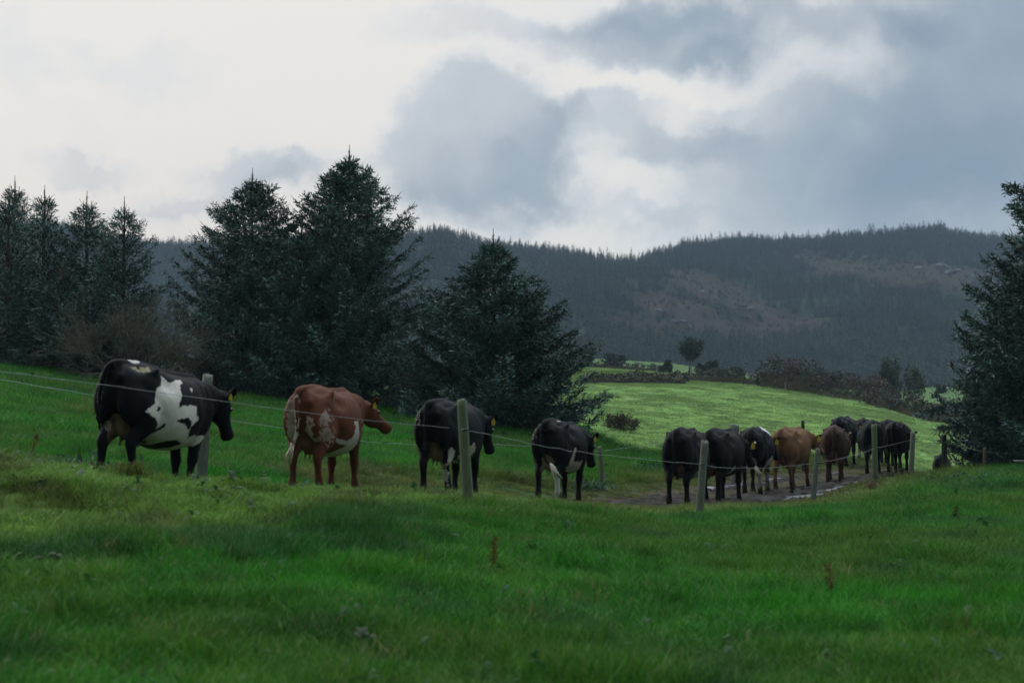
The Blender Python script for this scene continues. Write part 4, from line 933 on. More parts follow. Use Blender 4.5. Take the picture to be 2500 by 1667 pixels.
def build_cow(spec):
    s = dict(voxel=.022, belly=1.0, neck=0.0, npitch=-.05, hpitch=-.9, hyaw=0.0, tail=[(0, 0)], fat=1.0, step=(0, 0, 0, 0), seed=1, lying=False); s.update(spec)
    r = np.random.default_rng(s['seed']); parts = []; b_ = s['belly']; w = s['fat']
    # trunk: x, z top, z bottom, half width
    TR = [(-.93, 1.24, 1.02, .07), (-.88, 1.31, .90, .165), (-.78, 1.36, .80, .235), (-.64, 1.385, .70, .275), (-.46, 1.41, .62, .315), (-.28, 1.395, .55, .355 * w), (-.08, 1.375, .505, .385 * w), (.12, 1.37, .50, .385 * w), (.30, 1.375, .53, .36 * w), (.46, 1.39, .59, .29), (.60, 1.375, .62, .245), (.73, 1.31, .68, .20), (.83, 1.22, .78, .14), (.88, 1.12, .88, .06)]
    T_ = spline(TR, 40); sides = 30; a = np.linspace(0, 2 * math.pi, sides, endpoint=False); V = []
    for x, zt, zb, hw in T_:
        zb = zt - (zt - zb) * (1 + (b_ - 1) * math.exp(-((x + .05) / .4) ** 2)); f = math.exp(-((x + .0) / .5) ** 2)
        zm = zb + (zt - zb) * (.60 - .14 * f)                       # widest level, lower in the barrel
        for q in a:
            cy, sz = math.cos(q), math.sin(q)
            rs = sstep(-.15, -.5, x)
            if sz >= 0: y = hw * np.sign(cy) * abs(cy) ** (.86 - .16 * rs); z = zm + (zt - zm) * abs(sz) ** (1.10 - .22 * rs)
            else: y = hw * np.sign(cy) * abs(cy) ** .9; z = zm - (zm - zb) * abs(sz) ** .92
            V.append((x, y, z))
    m = len(T_); Fs = [(i * sides + j, i * sides + (j + 1) % sides, (i + 1) * sides + (j + 1) % sides, (i + 1) * sides + j) for i in range(m - 1) for j in range(sides)] + [tuple(range(sides))[::-1], tuple(range((m - 1) * sides, m * sides))]
    parts.append((V, Fs))
    for sg in (-1, 1):
        parts.append(ball((-.46, sg * .258, 1.325), (.055, .04, .04)))      # hook bones
        parts.append(ball((-.88, sg * .125, 1.19), (.06, .055, .07)))       # pin bones
        parts.append(ellring([(-.46, sg * .235, 1.30), (-.88, sg * .125, 1.19)], (0, 1, 0), [.06, .05], [.05, .05]))
        parts.append(ball((-.70, sg * .165, .98), (.235, .125, .30)))       # thigh
        parts.append(ball((-.46, sg * .235, .86), (.17, .10, .22)))
        parts.append(ball((.55, sg * .175, 1.02), (.17, .10, .30)))         # shoulder
    sp = np.array([(-.95, 0, 1.33), (-.86, 0, 1.375), (-.66, 0, 1.40), (-.4, 0, 1.415), (0, 0, 1.385), (.35, 0, 1.40), (.5, 0, 1.41), (.65, 0, 1.37)])
    parts.append(ellring(spline(sp, 20), (0, 1, 0), np.full(20, .045), np.full(20, .035), 10))
    lz = 0
    # legs
    st = s['step']
    for sg, dh, df in ((-1, st[0], st[2]), (1, st[1], st[3])):
        H_ = [(-.60, .17, 1.02, .20, .10), (-.50, .20, .84, .20, .105), (-.56, .19, .70, .125, .085), (-.645, .17, .585, .085, .055), (-.70, .155, .50, .072, .048), (-.695, .15, .42, .048, .040), (-.675, .15, .28, .038, .036), (-.665, .15, .15, .052, .047), (-.63, .15, .085, .042, .042), (-.60, .15, .04, .058, .052), (-.59, .15, .0, .066, .058)]
        if not s['lying']:
            P = np.array(H_); P[:, 1] *= sg; P[:, 0] += dh * np.clip((.85 - P[:, 2]) / .85, 0, 1); q = spline(P, 34)
            parts.append(ellring(q[:, :3], (0, 1, 0), q[:, 4] * 1.28, q[:, 3] * 1.25, 14)); parts.append(ball((-.735 + dh * .42, sg * .155, .515), (.035, .03, .04)))
            F_ = [(.54, .17, 1.0, .13, .08), (.50, .17, .80, .115, .08), (.50, .16, .66, .082, .062), (.51, .155, .52, .06, .048), (.52, .15, .42, .057, .052), (.515, .15, .34, .042, .040), (.51, .15, .24, .034, .034), (.51, .15, .13, .047, .044), (.535, .15, .075, .040, .040), (.56, .15, .035, .056, .05), (.565, .15, .0, .063, .056)]
            P = np.array(F_); P[:, 1] *= sg; P[:, 0] += df * np.clip((.8 - P[:, 2]) / .8, 0, 1); q = spline(P, 34)
            parts.append(ellring(q[:, :3], (0, 1, 0), q[:, 4] * 1.28, q[:, 3] * 1.25, 14))
    # udder
    if not s['lying']:
        parts.append(ball((-.50, 0, .70), (.22, .12, .17), 18)); parts.append(ball((-.61, 0, .76), (.12, .095, .18), 14))
        for tx_, ty_ in ((-.42, .07), (-.42, -.07), (-.58, .065), (-.58, -.065)): parts.append(ellring([(tx_, ty_ * .8, .62), (tx_ * 1.01, ty_ * 1.0, .46)], (0, 1, 0), [.025, .018], [.025, .018], 8))
    # neck and head
    ny, npz = s['neck'], s['npitch']; ca, sa = math.cos(ny), math.sin(ny)
    nd = np.array([ca * math.cos(npz), sa * math.cos(npz), math.sin(npz)])
    base = np.array([.60, 0, 1.10]); poll = np.array([.72, 0, 1.18]) + nd * s.get('nlen', .40)
    mid = (base + poll) / 2 + np.array([.07, -.03 * np.sign(ny) if ny else 0, .0]); lat = np.array([-math.sin(ny), math.cos(ny), 0]); 
    q = spline(np.array([(*base, .18, .30), (*(base * .55 + poll * .45 + [.04, 0, .0]), .135, .225), (*(base * .2 + poll * .8 + [.0, 0, -.03]), .105, .165), (*(poll + [0, 0, -.05]), .09, .12)]), 14)
    parts.append(ellring(q[:, :3], lat, q[:, 3], q[:, 4], 18))
    hy = ny + s['hyaw']; hp = s['hpitch']; hd = np.array([math.cos(hy) * math.cos(hp), math.sin(hy) * math.cos(hp), math.sin(hp)]); hl = np.array([-math.sin(hy), math.cos(hy), 0]); hu = np.cross(hd, hl)
    hl_ = norm(hl); hu = norm(hu)
    hd_pts = [(-.04, .0, .075, .08), (.04, -.015, .115, .115), (.13, -.04, .125, .145), (.22, -.055, .108, .14), (.31, -.035, .080, .098), (.39, -.03, .072, .084), (.46, -.028, .088, .088), (.51, -.03, .086, .082), (.54, -.03, .055, .05)]
    q = spline(np.array([(*(poll + hd * l + hu * o), wa, wb) for l, o, wa, wb in hd_pts]), 26)
    parts.append(ellring(q[:, :3], hl_, q[:, 3], q[:, 4], 18))
    parts.append(ball(poll + hu * .03 - hd * .02, (.075, .075, .06)))
    ears = []
    for sg in (-1, 1):
        o = poll + hd * .05 + hl_ * sg * .095 + hu * .02; tip = o + hl_ * sg * .20 + hu * (.05 if sg * s.get('earup', 0) >= 0 else .05) + np.array([0, 0, .02]) - hd * .05
        if s.get('earup'): tip = o + hl_ * sg * .15 + np.array([0, 0, .15])
        md_ = (o + tip) / 2; ax = norm(tip - o); q = spline(np.array([(*o, .03), (*(o * .6 + tip * .4), .058), (*(o * .25 + tip * .75), .055), (*tip, .012)]), 9)
        nrm = norm(np.cross(ax, hd)); nrm = nrm if nrm[0] < 0 else nrm
        parts.append(ellring(q[:, :3], np.cross(nrm, ax), q[:, 3], np.minimum(q[:, 3], .017), 12)); ears.append((o * .5 + tip * .5, ax, nrm))
    # tail
    tl = s.get('tailpath') or [(-.90, 0, 1.34), (-.99, 0, 1.27), (-1.02, .0, 1.10), (-1.02, .0, .90), (-1.0, .01, .72)]
    tl = np.array(tl, float); q = spline(np.concatenate([tl, np.linspace(.042, .024, len(tl))[:, None] * 1.0], 1), 22); q[0:3, 3] *= 1.15
    parts.append(ellring(q[:, :3], (0, 1, 0), q[:, 3], q[:, 3], 10))
    V, Fs = merge(parts)
    me = bpy.data.meshes.new('tmp'); me.from_pydata([tuple(v) for v in V], [], Fs); me.update(); o = bpy.data.objects.new('tmp', me); COL.objects.link(o)
    md = o.modifiers.new('r', 'REMESH'); md.mode = 'VOXEL'; md.voxel_size = s['voxel']; md.use_smooth_shade = True
    sm = o.modifiers.new('s', 'SMOOTH'); sm.factor = .5; sm.iterations = max(3, int(.14 / s['voxel']))
    dg = bpy.context.evaluated_depsgraph_get(); me2 = bpy.data.meshes.new_from_object(o.evaluated_get(dg)); bpy.data.objects.remove(o); bpy.data.meshes.remove(me)
    n = len(me2.vertices); co = np.zeros(n * 3, np.float32); me2.vertices.foreach_get('co', co); co = co.reshape(-1, 3).astype(float)
    no = np.zeros(n * 3, np.float32); me2.vertex_normals.foreach_get('vector', no); no = no.reshape(-1, 3).astype(float)
    # flesh and bone relief
    def dent(c, rr, amt):
        c = np.array(c); rr = np.array(rr); out = 0
        for sg in (-1, 1):
            d = ((co - c * [1, sg, 1]) / rr); out = out + amt * np.exp(-(d ** 2).sum(1))
        return out
    d = dent((-.30, .26, 1.20), (.14, .15, .11), -.078) + dent((-.66, .17, 1.33), (.13, .08, .08), -.048) + dent((-.88, .07, 1.27), (.06, .04, .08), -.02)
    d = d + dent((.34, .26, 1.15), (.08, .2, .2), -.018) + dent((.66, .13, 1.2), (.10, .1, .12), -.018) + dent((-.33, .30, .78), (.10, .12, .14), -.022)
    rib = np.exp(-((co[:, 0] - .05) / .30) ** 2) * sstep(.7, .95, co[:, 2]) * sstep(1.38, 1.2, co[:, 2]) * np.abs(np.clip(no[:, 1], -1, 1))
    d = d + rib * .0034 * np.sin((co[:, 0] + .25 * (1.4 - co[:, 2])) * 6.283 / .095)
    d = d + dent((-.05, .2, 1.33), (.35, .12, .04), -.010)
    d = d + dent((.44, .22, 1.25), (.035, .12, .13), .014) + dent((-.70, .20, 1.12), (.12, .08, .06), -.012) + dent((-.62, .26, .86), (.05, .08, .14), .012)
    d = d * (np.abs(co[:, 1]) > .0) + (noise3(co * 9, s['seed']) - .5) * .006
    co += no * d[:, None]
    # coat colour
    c = np.ones((n, 3)) * np.array(s['base']); WHT = np.array(s.get('white', (.50, .49, .45)))
    nz = noise3(co * 13, s['seed'] + 3) - .5; nz2 = noise3(co * 37, s['seed'] + 8) - .5
    c *= (1 + .5 * nz)[:, None]
    jx = co[:, 0] + nz * .03 + nz2 * .022; jz = co[:, 2] + (noise3(co * 15 + 5, s['seed']) - .5) * .02 + nz2 * .01
    for side, poly, colr in s.get('polys', []):
        mk = in_poly(jx, jz, poly) & ((co[:, 1] * side) > -.06) & (no[:, 1] * side > -.35)
        c[mk] = WHT if colr is None else colr
    for cen, rad3, colr, soft in s.get('blobs', []):
        k = np.sqrt((((co - np.array(cen)) / np.array(rad3)) ** 2).sum(1)) + nz * .8 + nz2 * (2.2 if soft else .6)
        mk = k < 1; c[mk] = WHT if colr is None else np.array(colr)
    if not s['lying']:
        ud = (np.sqrt(((co - [-.55, 0, .62]) / [.32, .15, .27]) ** 2 @ np.ones(3)) < 1) & (np.abs(co[:, 1]) < .16) & (co[:, 2] < .86) & (co[:, 2] > .36) & ((co[:, 0] < -.58) | (co[:, 2] < .56))
        ud &= ~((np.abs(co[:, 1]) > .11) & (co[:, 2] > .60)) & ~((np.abs(co[:, 1]) > .105) & (co[:, 2] < .5))
        c[ud] = np.array(s.get('udder', (.12, .082, .058))) * (1 + 1.0 * nz[ud])[:, None]
        mud = sstep(.34, .05, co[:, 2] + nz * .3)[:, None] * .55; c = c * (1 - mud) + np.array([.045, .038, .028]) * mud
        dirt = (sstep(.5, .8, noise3(co * 6, 99)) * sstep(.95, .5, co[:, 2]) * .3)[:, None]; c = c * (1 - dirt) + np.array([.06, .048, .03]) * dirt
    me2.vertices.foreach_set('co', co.astype(np.float32).ravel()); me2.update()
    a = me2.color_attributes.new('tint', 'FLOAT_COLOR', 'POINT'); cc = np.ones((n, 4), np.float32); cc[:, :3] = c; a.data.foreach_set('color', cc.ravel())
    me2.materials.clear(); me2.materials.append(MCOAT); me2.name = 'body'
    # place
    px, Y = s['pos']; phi = s.get('phi', 31); x = (px - 1250) / F * Y
    fx, fy = math.sin(R(phi)), math.cos(R(phi)); zg = [gz1(x + k * fx, Y + k * fy) for k in (-.63, .53)]
    scale = s.get('scale', 1.0) * 1.035; pitch = math.atan2((zg[1] - zg[0]), 1.16) * .75
    root = tag(empty('cow', (x, Y, zg[0] + (zg[1] - zg[0]) * .63 / 1.16 - .03 + (.045 if px > 1500 else 0))), s['label'], 'cow', 'cows walking along the track' if not s['lying'] else None)
    root.rotation_euler = (0, -pitch, R(90 - phi)); root.scale = (scale,) * 3
    if s['lying']: root.location.z -= .52
    obj('body', me2, root)
    for sg in (-1, 1):
        V, Fs = ball(poll + hd * .175 + hu * .035 + hl_ * sg * .098, (.024, .024, .024), 10); obj('eye', new_mesh('eye', V, Fs, MEYE, True), root)
    if not s['lying']:
        for sg, dh, df in ((-1, st[0], st[2]), (1, st[1], st[3])):
            for hx, dd in ((-.585, dh), (.575, df)):
                V, Fs = ellring([(hx + dd, sg * .15, -.012), (hx + dd, sg * .15, .04), (hx + dd - .015, sg * .15, .062)], (0, 1, 0), [.068, .063, .052], [.078, .068, .052], 12); obj('hoof', new_mesh('hoof', V, Fs, MHOOF, True), root)
    # tail switch of longer hair
    e = np.array(tl[-1]); dr = norm(e - np.array(tl[-2])); dr = norm(dr + np.array([0, 0, -.35])); Vp = []; 
    rr = np.random.default_rng(s['seed']); pieces = []
    for k in range(26):
        o = e - dr * .05 + rr.normal(0, .010, 3); t1 = o + dr * rr.uniform(.14, .30) + rr.normal(0, .022, 3); mdp = (o + t1) / 2 + rr.normal(0, .012, 3)
        pieces.append(ellring([o, mdp, t1], (0, 1, .1), [.010, .011, .003], [.010, .011, .003], 5))
    V, Fs = merge(pieces); tc_ = s.get('switch', s['base']); cv = np.tile(np.array(tc_) * 1.0, (len(V), 1)) * (1 + .5 * rr.random((len(V), 1)))
    obj('tail_switch', new_mesh('tail_switch', V, Fs, MCOAT, True, cv), root)
    # ear tags
    for k, (ec, ax, nr) in enumerate(ears):
        if not s.get('tags', (1, 1))[k]: continue
        bx = -norm(np.array([1., 0, 0])); c0 = ec + np.array([-.028, 0, -.02]); up = np.array([0, 0, 1.]); sd_ = np.array([0, 1., 0]); ts = s.get('tagsize', 1.0)
        o2 = np.array([(-.026, -.07), (.026, -.07), (.026, -.012), (.009, .005), (.009, .02), (-.009, .02), (-.009, .005), (-.026, -.012)]) * ts
        V = [c0 + sd_ * p[0] + up * p[1] for p in o2] + [c0 + sd_ * p[0] + up * p[1] + np.array([.005, 0, 0]) for p in o2]
        Fs = [tuple(range(8))[::-1], tuple(range(8, 16))] + [(i, (i + 1) % 8, 8 + (i + 1) % 8, 8 + i) for i in range(8)]
        tg = obj('ear_tag', new_mesh('ear_tag', V, Fs, MTAG), root)
        if s.get('button'): 
            V, Fs = ball(c0 + np.array([-.006, -.045, .02]), (.012, .024, .024), 10); obj('ear_button', new_mesh('ear_button', V, Fs, MTAGW, True), root)
    # freeze brand on the left rump
    if s.get('brand'):
        bvh = BVHTree.FromPolygons([Vector(v) for v in co], [tuple(p.vertices) for p in me2.polygons]); pieces = []
        y0, z0_, dw, dh_ = .235, s.get('bz', 1.16), .042, .075
        for row, txt in enumerate(s['brand']):
            for ci, ch in enumerate(txt):
                for stroke in DIG[ch]:
                    pts = []
                    for a_, b2 in zip(stroke[:-1], stroke[1:]):
                        for f in np.linspace(0, 1, 6):
                            u = a_[0] + (b2[0] - a_[0]) * f; v = a_[1] + (b2[1] - a_[1]) * f
                            yy = y0 - ci * (dw + .026) - u * dw; z_ = z0_ - row * (dh_ + .022) + v * dh_
                            hit = bvh.ray_cast(Vector((-2, yy, z_)), Vector((1, 0, 0)))
                            if hit[0]: pts.append(np.array(hit[0]) + np.array([-.001, 0, 0]))
                    if len(pts) > 2:
                        pts = [p for k, p in enumerate(pts) if k == 0 or np.linalg.norm(p - pts[k - 1]) > .002]
                        pieces.append(tube(pts, np.full(len(pts), .0055), 5))
        if pieces: V, Fs = merge(pieces); bo = obj('freeze_brand', new_mesh('freeze_brand', V, Fs, s.get('brandmat', MBRAND), True), root); bo['label'] = 'pale freeze-branded number ' + ' over '.join(s['brand'])
    return root

def side_map(pts, cxs, x0, x1, ky, zbase):
    """crop pixels traced on the flank -> (x, z) on the cow's side"""
    return [(-.85 + (p[0] - x0) / (x1 - x0) * 1.5, (zbase - p[1]) / ky) for p in pts]
BLK = (.0042, .0052, .0078)
p1 = lambda pts: side_map(pts, 0, 312, 1167, 205 * 4.126, (1172 - 820) * 4.126)
# cow 1
cow1 = [(-1, p1([(600, 355), (640, 380), (665, 415), (700, 395), (760, 365), (800, 355), (815, 375), (770, 410), (745, 460), (740, 520), (700, 600), (690, 650), (740, 620), (800, 605), (870, 595), (890, 640), (880, 690), (915, 720), (880, 760), (850, 800), (840, 870), (870, 905), (930, 880), (1000, 880), (1080, 850), (1115, 870), (1060, 940), (1000, 990), (1000, 1060), (900, 1090), (760, 1180), (700, 1200), (600, 1180), (510, 1120), (540, 1010), (520, 960), (600, 900), (640, 850), (630, 810), (590, 870), (570, 880), (570, 830), (500, 780), (420, 740), (430, 710), (500, 650), (510, 560), (520, 490), (580, 460), (600, 400)]), None),
        (-1, p1([(690, 775), (720, 750), (800, 728), (845, 770), (835, 840), (800, 820), (760, 790)]), BLK), (-1, p1([(630, 1060), (700, 970), (760, 950), (855, 975), (800, 1020), (720, 1045)]), BLK), (-1, p1([(525, 675), (555, 670), (560, 700), (540, 725), (522, 705)]), BLK), (-1, p1([(860, 412), (885, 425), (875, 460), (862, 440)]), None)]
p2 = lambda pts: side_map(pts, 0, 420, 1120, 182 * 4.9, (1192 - 900) * 4.9)
RED = (.088, .030, .015)
cow2 = [(-1, p2([(620, 1150), (640, 1060), (700, 960), (740, 880), (760, 850), (700, 840), (660, 800), (640, 765), (690, 780), (740, 795), (780, 765), (800, 700), (810, 620), (790, 570), (850, 560), (865, 640), (880, 700), (905, 750), (895, 820), (935, 740), (940, 860), (900, 920), (890, 980), (960, 990), (900, 1060), (880, 1150)]), (.36, .34, .31)), ]
GREYW = (.30, .29, .27)
cows = [
 dict(seed=1, pos=(378, 17.1), phi=24, voxel=.019, base=BLK, polys=cow1, blobs=[((-.96, .13, 1.02), (.07, .035, .16), GREYW, 0), ((-.62, .13, .66), (.16, .06, .16), (.36, .30, .24), 0), ((-.60, -.02, 1.42), (.10, .05, .04), None, 0), ((-.25, 0, 1.40), (.06, .03, .03), None, 0), ((-.60, -.16, 1.33), (.12, .05, .04), (.22, .20, .12), 1), ((.47, -.16, .66), (.08, .05, .12), (.30, .18, .14), 0)],
      belly=1.02, fat=1.04, npitch=.17, neck=-.18, hpitch=-1.2, hyaw=-.1, nlen=.34, earup=1, step=(.10, -.14, -.10, .08), scale=1.01, tailpath=[(-.90, 0, 1.34), (-.97, .02, 1.29), (-1.0, .04, 1.14), (-1.0, .06, .98), (-.97, .06, .84)], switch=BLK, brand=['88', '11'], brandmat=simple('faint_brand', (.09, .09, .085), .8), tagsize=.9,
      label='big black and white cow at the left end, white patches on its flank'),
 dict(seed=2, pos=(800, 19.6), phi=16, voxel=.02, base=RED, polys=cow2, blobs=[((-.93, .10, .95), (.10, .07, .30), (.26, .19, .16), 1), ((-.84, -.13, .84), (.15, .06, .18), (.28, .22, .19), 1), ((-.66, -.26, .80), (.16, .08, .12), (.25, .19, .16), 1), ((-.86, .12, .78), (.12, .07, .14), (.34, .29, .26), 0), ((-.64, .15, .12), (.07, .07, .05), GREYW, 0), ((-.62, -.15, .10), (.07, .07, .06), GREYW, 0), ((-1.0, 0, .9), (.05, .04, .36), (.40, .38, .35), 1), ((-.95, .10, 1.12), (.12, .10, .16), (.22, .17, .14), 1), ((-.72, -.24, .98), (.14, .10, .12), (.24, .18, .15), 1), ((.30, -.36, .80), (.05, .08, .12), (.36, .33, .30), 1)],
      udder=(.13, .06, .035), npitch=.02, neck=-.20, hpitch=-.62, hyaw=-.35, earup=1, step=(.07, -.12, .10, -.05), tailpath=[(-.90, 0, 1.36), (-.99, 0, 1.32), (-1.02, -.01, 1.12), (-1.02, -.02, .92), (-1.01, .0, .76), (-.99, .06, .62)], switch=(.42, .38, .30), fat=1.05, scale=1.0, label='red-brown cow with a roan and white belly'),
 dict(seed=3, pos=(1104, 21.8), phi=20, voxel=.021, base=BLK, blobs=[((-.14, -.32, .62), (.17, .2, .17), (.38, .33, .29), 0), ((-.62, -.235, .62), (.055, .05, .13), (.40, .38, .36), 0), ((-.66, -.15, .25), (.09, .07, .19), (.34, .34, .34), 1), ((-.66, .15, .20), (.05, .06, .15), (.30, .28, .26), 0), ((-.35, -.1, .48), (.3, .2, .1), (.25, .20, .15), 0)],
      npitch=-.06, neck=-.15, hpitch=-1.2, hyaw=-.15, earup=1, step=(.20, -.06, .02, -.05), brand=['33', '72'], bz=1.15, switch=BLK, tailpath=[(-.90, 0, 1.36), (-.99, 0, 1.32), (-1.02, -.0, 1.12), (-1.02, .0, .92), (-.98, .01, .76)], label='black cow behind the mossy post, branded with numbers on its rump', tags=(1, 1), tagsize=1.2),
 dict(seed=4, pos=(1370, 25.7), phi=22, voxel=.022, base=BLK, blobs=[((-.10, -.32, .58), (.24, .2, .15), (.36, .34, .31), 0), ((-.30, -.34, .78), (.04, .1, .16), (.40, .39, .37), 0), ((-.66, -.15, .26), (.08, .07, .22), (.42, .43, .43), 0), ((-.63, .16, .12), (.06, .06, .12), (.35, .35, .35), 0), ((-.55, -.12, 1.41), (.14, .035, .03), None, 0), ((.56, -.17, .42), (.04, .06, .08), (.4, .4, .4), 0)],
      npitch=-.03, neck=-.18, hpitch=-1.25, hyaw=-.2, earup=1, step=(.08, -.10, -.06, .06), udder=(.20, .145, .11), tailpath=[(-.90, 0, 1.36), (-.99, 0, 1.30), (-1.02, -.0, 1.10), (-1.02, -.02, .86), (-1.0, -.08, .70), (-.98, -.18, .60)], switch=(.42, .40, .36), brand=['28', '01'], brandmat=simple('dull_brand', (.17, .165, .155), .8), label='black cow with one white hind leg, walking behind the post-branded cow', tagsize=1.0, fat=1.02),
 dict(seed=5, pos=(1676, 26.9), phi=20, voxel=.023, base=(.0045, .0052, .007), blobs=[((-.08, -.3, .58), (.18, .2, .16), (.36, .35, .34), 0), ((-.63, .16, .14), (.06, .06, .11), (.25, .24, .22), 1)],
      npitch=-.10, neck=-.12, hpitch=-1.1, hyaw=.1, step=(.0, -.14, .0, .1), udder=(.11, .075, .06), brand=['6'], brandmat=simple('thin_brand', (.14, .14, .135), .8), switch=BLK, button=1, tagsize=1.5, tags=(1, 0), label='all-black cow just left of the leaning grey post', tailpath=[(-.90, 0, 1.36), (-.98, 0, 1.28), (-.99, -.0, 1.08), (-1.0, .0, .88), (-.97, .0, .76)]),
 dict(seed=6, pos=(1762, 28.6), phi=26, voxel=.024, base=(.0055, .0058, .0075), npitch=-.12, neck=-.25, hpitch=-1.0, hyaw=-.1, step=(-.1, .1, .06, -.06), switch=BLK, button=1, tagsize=1.5, tags=(1, 0), blobs=[((-.20, -.3, .62), (.05, .2, .1), (.3, .3, .29), 0)], label='black cow right of the leaning grey post, close behind another black cow'),
 dict(seed=7, pos=(1845, 32.2), phi=18, voxel=.028, base=BLK, blobs=[((.40, -.18, 1.25), (.17, .25, .28), (.55, .55, .55), 0), ((-.12, -.3, .62), (.15, .2, .17), (.33, .31, .28), 0), ((-.66, -.15, .3), (.09, .07, .18), (.30, .31, .32), 1), ((-.65, .17, .40), (.09, .06, .2), (.28, .27, .26), 1), ((.52, -.15, .2), (.07, .06, .2), (.26, .26, .26), 1)], udder=(.30, .26, .19), npitch=-.18, neck=-.32, hpitch=-.95, hyaw=-.3, step=(.12, -.08, .1, -.08), switch=(.36, .34, .28), brand=['08'], bz=1.08, brandmat=simple('small_brand', (.16, .155, .15), .8), tagsize=1.5, tags=(1, 0),
      tailpath=[(-.90, 0, 1.36), (-.99, 0, 1.30), (-1.02, -.0, 1.10), (-1.02, .02, .86), (-1.0, -.04, .66), (-.98, -.14, .56)], label='black cow with a white shoulder patch and curled pale tail'),
 dict(seed=8, pos=(1933, 34.6), phi=30, voxel=.026, base=(.130, .070, .034), npitch=.0, neck=-.30, hpitch=-.85, hyaw=-.2, step=(.16, -.18, .14, -.10), udder=(.11, .05, .028), switch=(.09, .035, .018), tagsize=1.7, blobs=[((.52, 0, .1), (.3, .3, .14), (.06, .03, .02), 0), ((-.65, 0, .1), (.3, .3, .16), (.06, .03, .02), 0)], label='light tan brown cow with wide-set legs and a full udder', fat=.95, scale=.99),
 dict(seed=9, pos=(2036, 37.8), phi=15, voxel=.028, base=(.045, .024, .019), npitch=.0, neck=-.30, hpitch=-.7, hyaw=-.2, step=(.12, -.10, .08, -.05), udder=(.16, .08, .05), switch=(.02, .014, .012), blobs=[((-.1, 0, 1.4), (.3, .06, .04), (.11, .055, .035), 0)], fat=1.05, button=1, tags=(1, 0), tagsize=.9, label='dark chocolate brown cow seen squarely from behind'),
 dict(seed=10, pos=(2060, 45.5), phi=25, voxel=.03, base=BLK, npitch=-.1, neck=-.1, hpitch=-1.0, step=(.1, -.1, .05, 0), fat=1.08, scale=1.05, label='black cow walking ahead of the dark chocolate brown cow'),
 dict(seed=11, pos=(2107, 49.5), phi=15, voxel=.03, base=BLK, npitch=.0, neck=.5, hpitch=-.6, step=(.1, -.1, .05, 0), blobs=[((-.7, .15, .7), (.3, .1, .25), (.4, .38, .33), 0), ((-.65, 0, .3), (.2, .3, .3), (.35, .33, .3), 0), ((.5, 0, 1.38), (.2, .15, .08), None, 0)], udder=(.36, .32, .24), label='black and white cow glimpsed between two black cows far along the track', scale=1.0),
 dict(seed=12, pos=(2128, 41.3), phi=14, voxel=.028, base=BLK, npitch=-.1, neck=-.1, hpitch=-1.0, step=(.08, -.12, .05, 0), fat=1.05, scale=1.05, udder=(.09, .06, .05), label='black cow directly behind the upright green post'),
 dict(seed=13, pos=(2168, 48.5), phi=20, voxel=.03, base=(.005, .0055, .007), npitch=-.1, neck=-.1, hpitch=-1.0, step=(.1, -.1, .05, 0), scale=1.05, label='black cow mostly hidden between the two rearmost black cows'),
 dict(seed=14, pos=(2190, 43.2), phi=24, voxel=.026, base=(.005, .005, .0065), npitch=-.2, neck=-.3, hpitch=-1.1, step=(.06, -.14, .12, -.05), fat=1.12, scale=1.02, udder=(.05, .035, .03), label='heavy black cow next to the split grey post at the right end of the line'),
 dict(seed=15, pos=(2296, 56.5), phi=20, voxel=.03, base=BLK, lying=True, npitch=-.1, neck=-.3, hpitch=-.5, scale=.9, label='black cow lying low in the grass behind the thick dark post', tags=(0, 0)),
]
for cspec in cows: build_cow(cspec)

# ------------------------------------------------------------------ small things
MDK = mat_attr('dock_plant', rough=.8, spec=.08, nscale=12, namp=.3, transl=.2)
def dock(px, py, Y, h, seed, label, seedhead=True, leaves=5, red=(.10, .030, .016), group=None, green=(.05, .10, .035), ll=.22):
    ll *= .62; green = tuple(g * k_ for g, k_ in zip(green, (.30, .40, .26)))
    x, y, _ = at(px, py, Y); z = gz1(x, y); r = np.random.default_rng(seed); root = tag(empty('dock_plant', (x, y, z)), label, 'plant', group)
    if seedhead:
        lean = r.normal(0, .04, 2); pth = np.array([[lean[0] * f * f, lean[1] * f, h * f] for f in np.linspace(0, 1, 8)])
        V, Fs = tube(pth, np.linspace(.006, .002, 8), 5); obj('stalk', new_mesh('stalk', V, Fs, MDK, True, np.tile(np.array(red) * .6, (len(V), 1))), root)
        n = 240; f = r.uniform(.35, 1, n); a = r.uniform(0, 6.283, n); rr = (.012 + .035 * np.sin((f - .35) / .65 * 3.0)) * r.random(n) ** .5
        P = np.stack([lean[0] * f * f + rr * np.cos(a), lean[1] * f + rr * np.sin(a), h * f], -1); V, Fc, c = leaf_quads(P, .011, r, red, .5)
        obj('seed_head', new_mesh('seed_head', V, Fc, MDK, False, c), root)
    for k in range(leaves):
        a = r.uniform(0, 6.283); up = r.uniform(.35, 1.1); l_ = ll * r.uniform(.7, 1.2); w = l_ * .2; d = np.array([math.cos(a), math.sin(a), 0]); sd_ = np.array([-d[1], d[0], 0]); V = []
        for f, wf in [(0, .12), (.2, .7), (.45, 1), (.7, .85), (.9, .4), (1, .05)]:
            c_ = d * l_ * f * math.cos(up) + np.array([0, 0, l_ * (f * math.sin(up) - .55 * f * f) + .08]); V += [c_ - sd_ * w * wf + [0, 0, w * wf * .35], c_, c_ + sd_ * w * wf + [0, 0, w * wf * .35]]
        Fs = [(3 * i + j, 3 * i + j + 1, 3 * i + 4 + j, 3 * i + 3 + j) for i in range(5) for j in range(2)]
        obj('leaf', new_mesh('leaf', V, Fs, MDK, True, np.tile(np.array(green) * r.uniform(.7, 1.4), (18, 1))), root)
    return root
dock(1203, 1316, 12.0, .34, 81, 'withered red-brown dock stalk in the near grass below the mossy post')
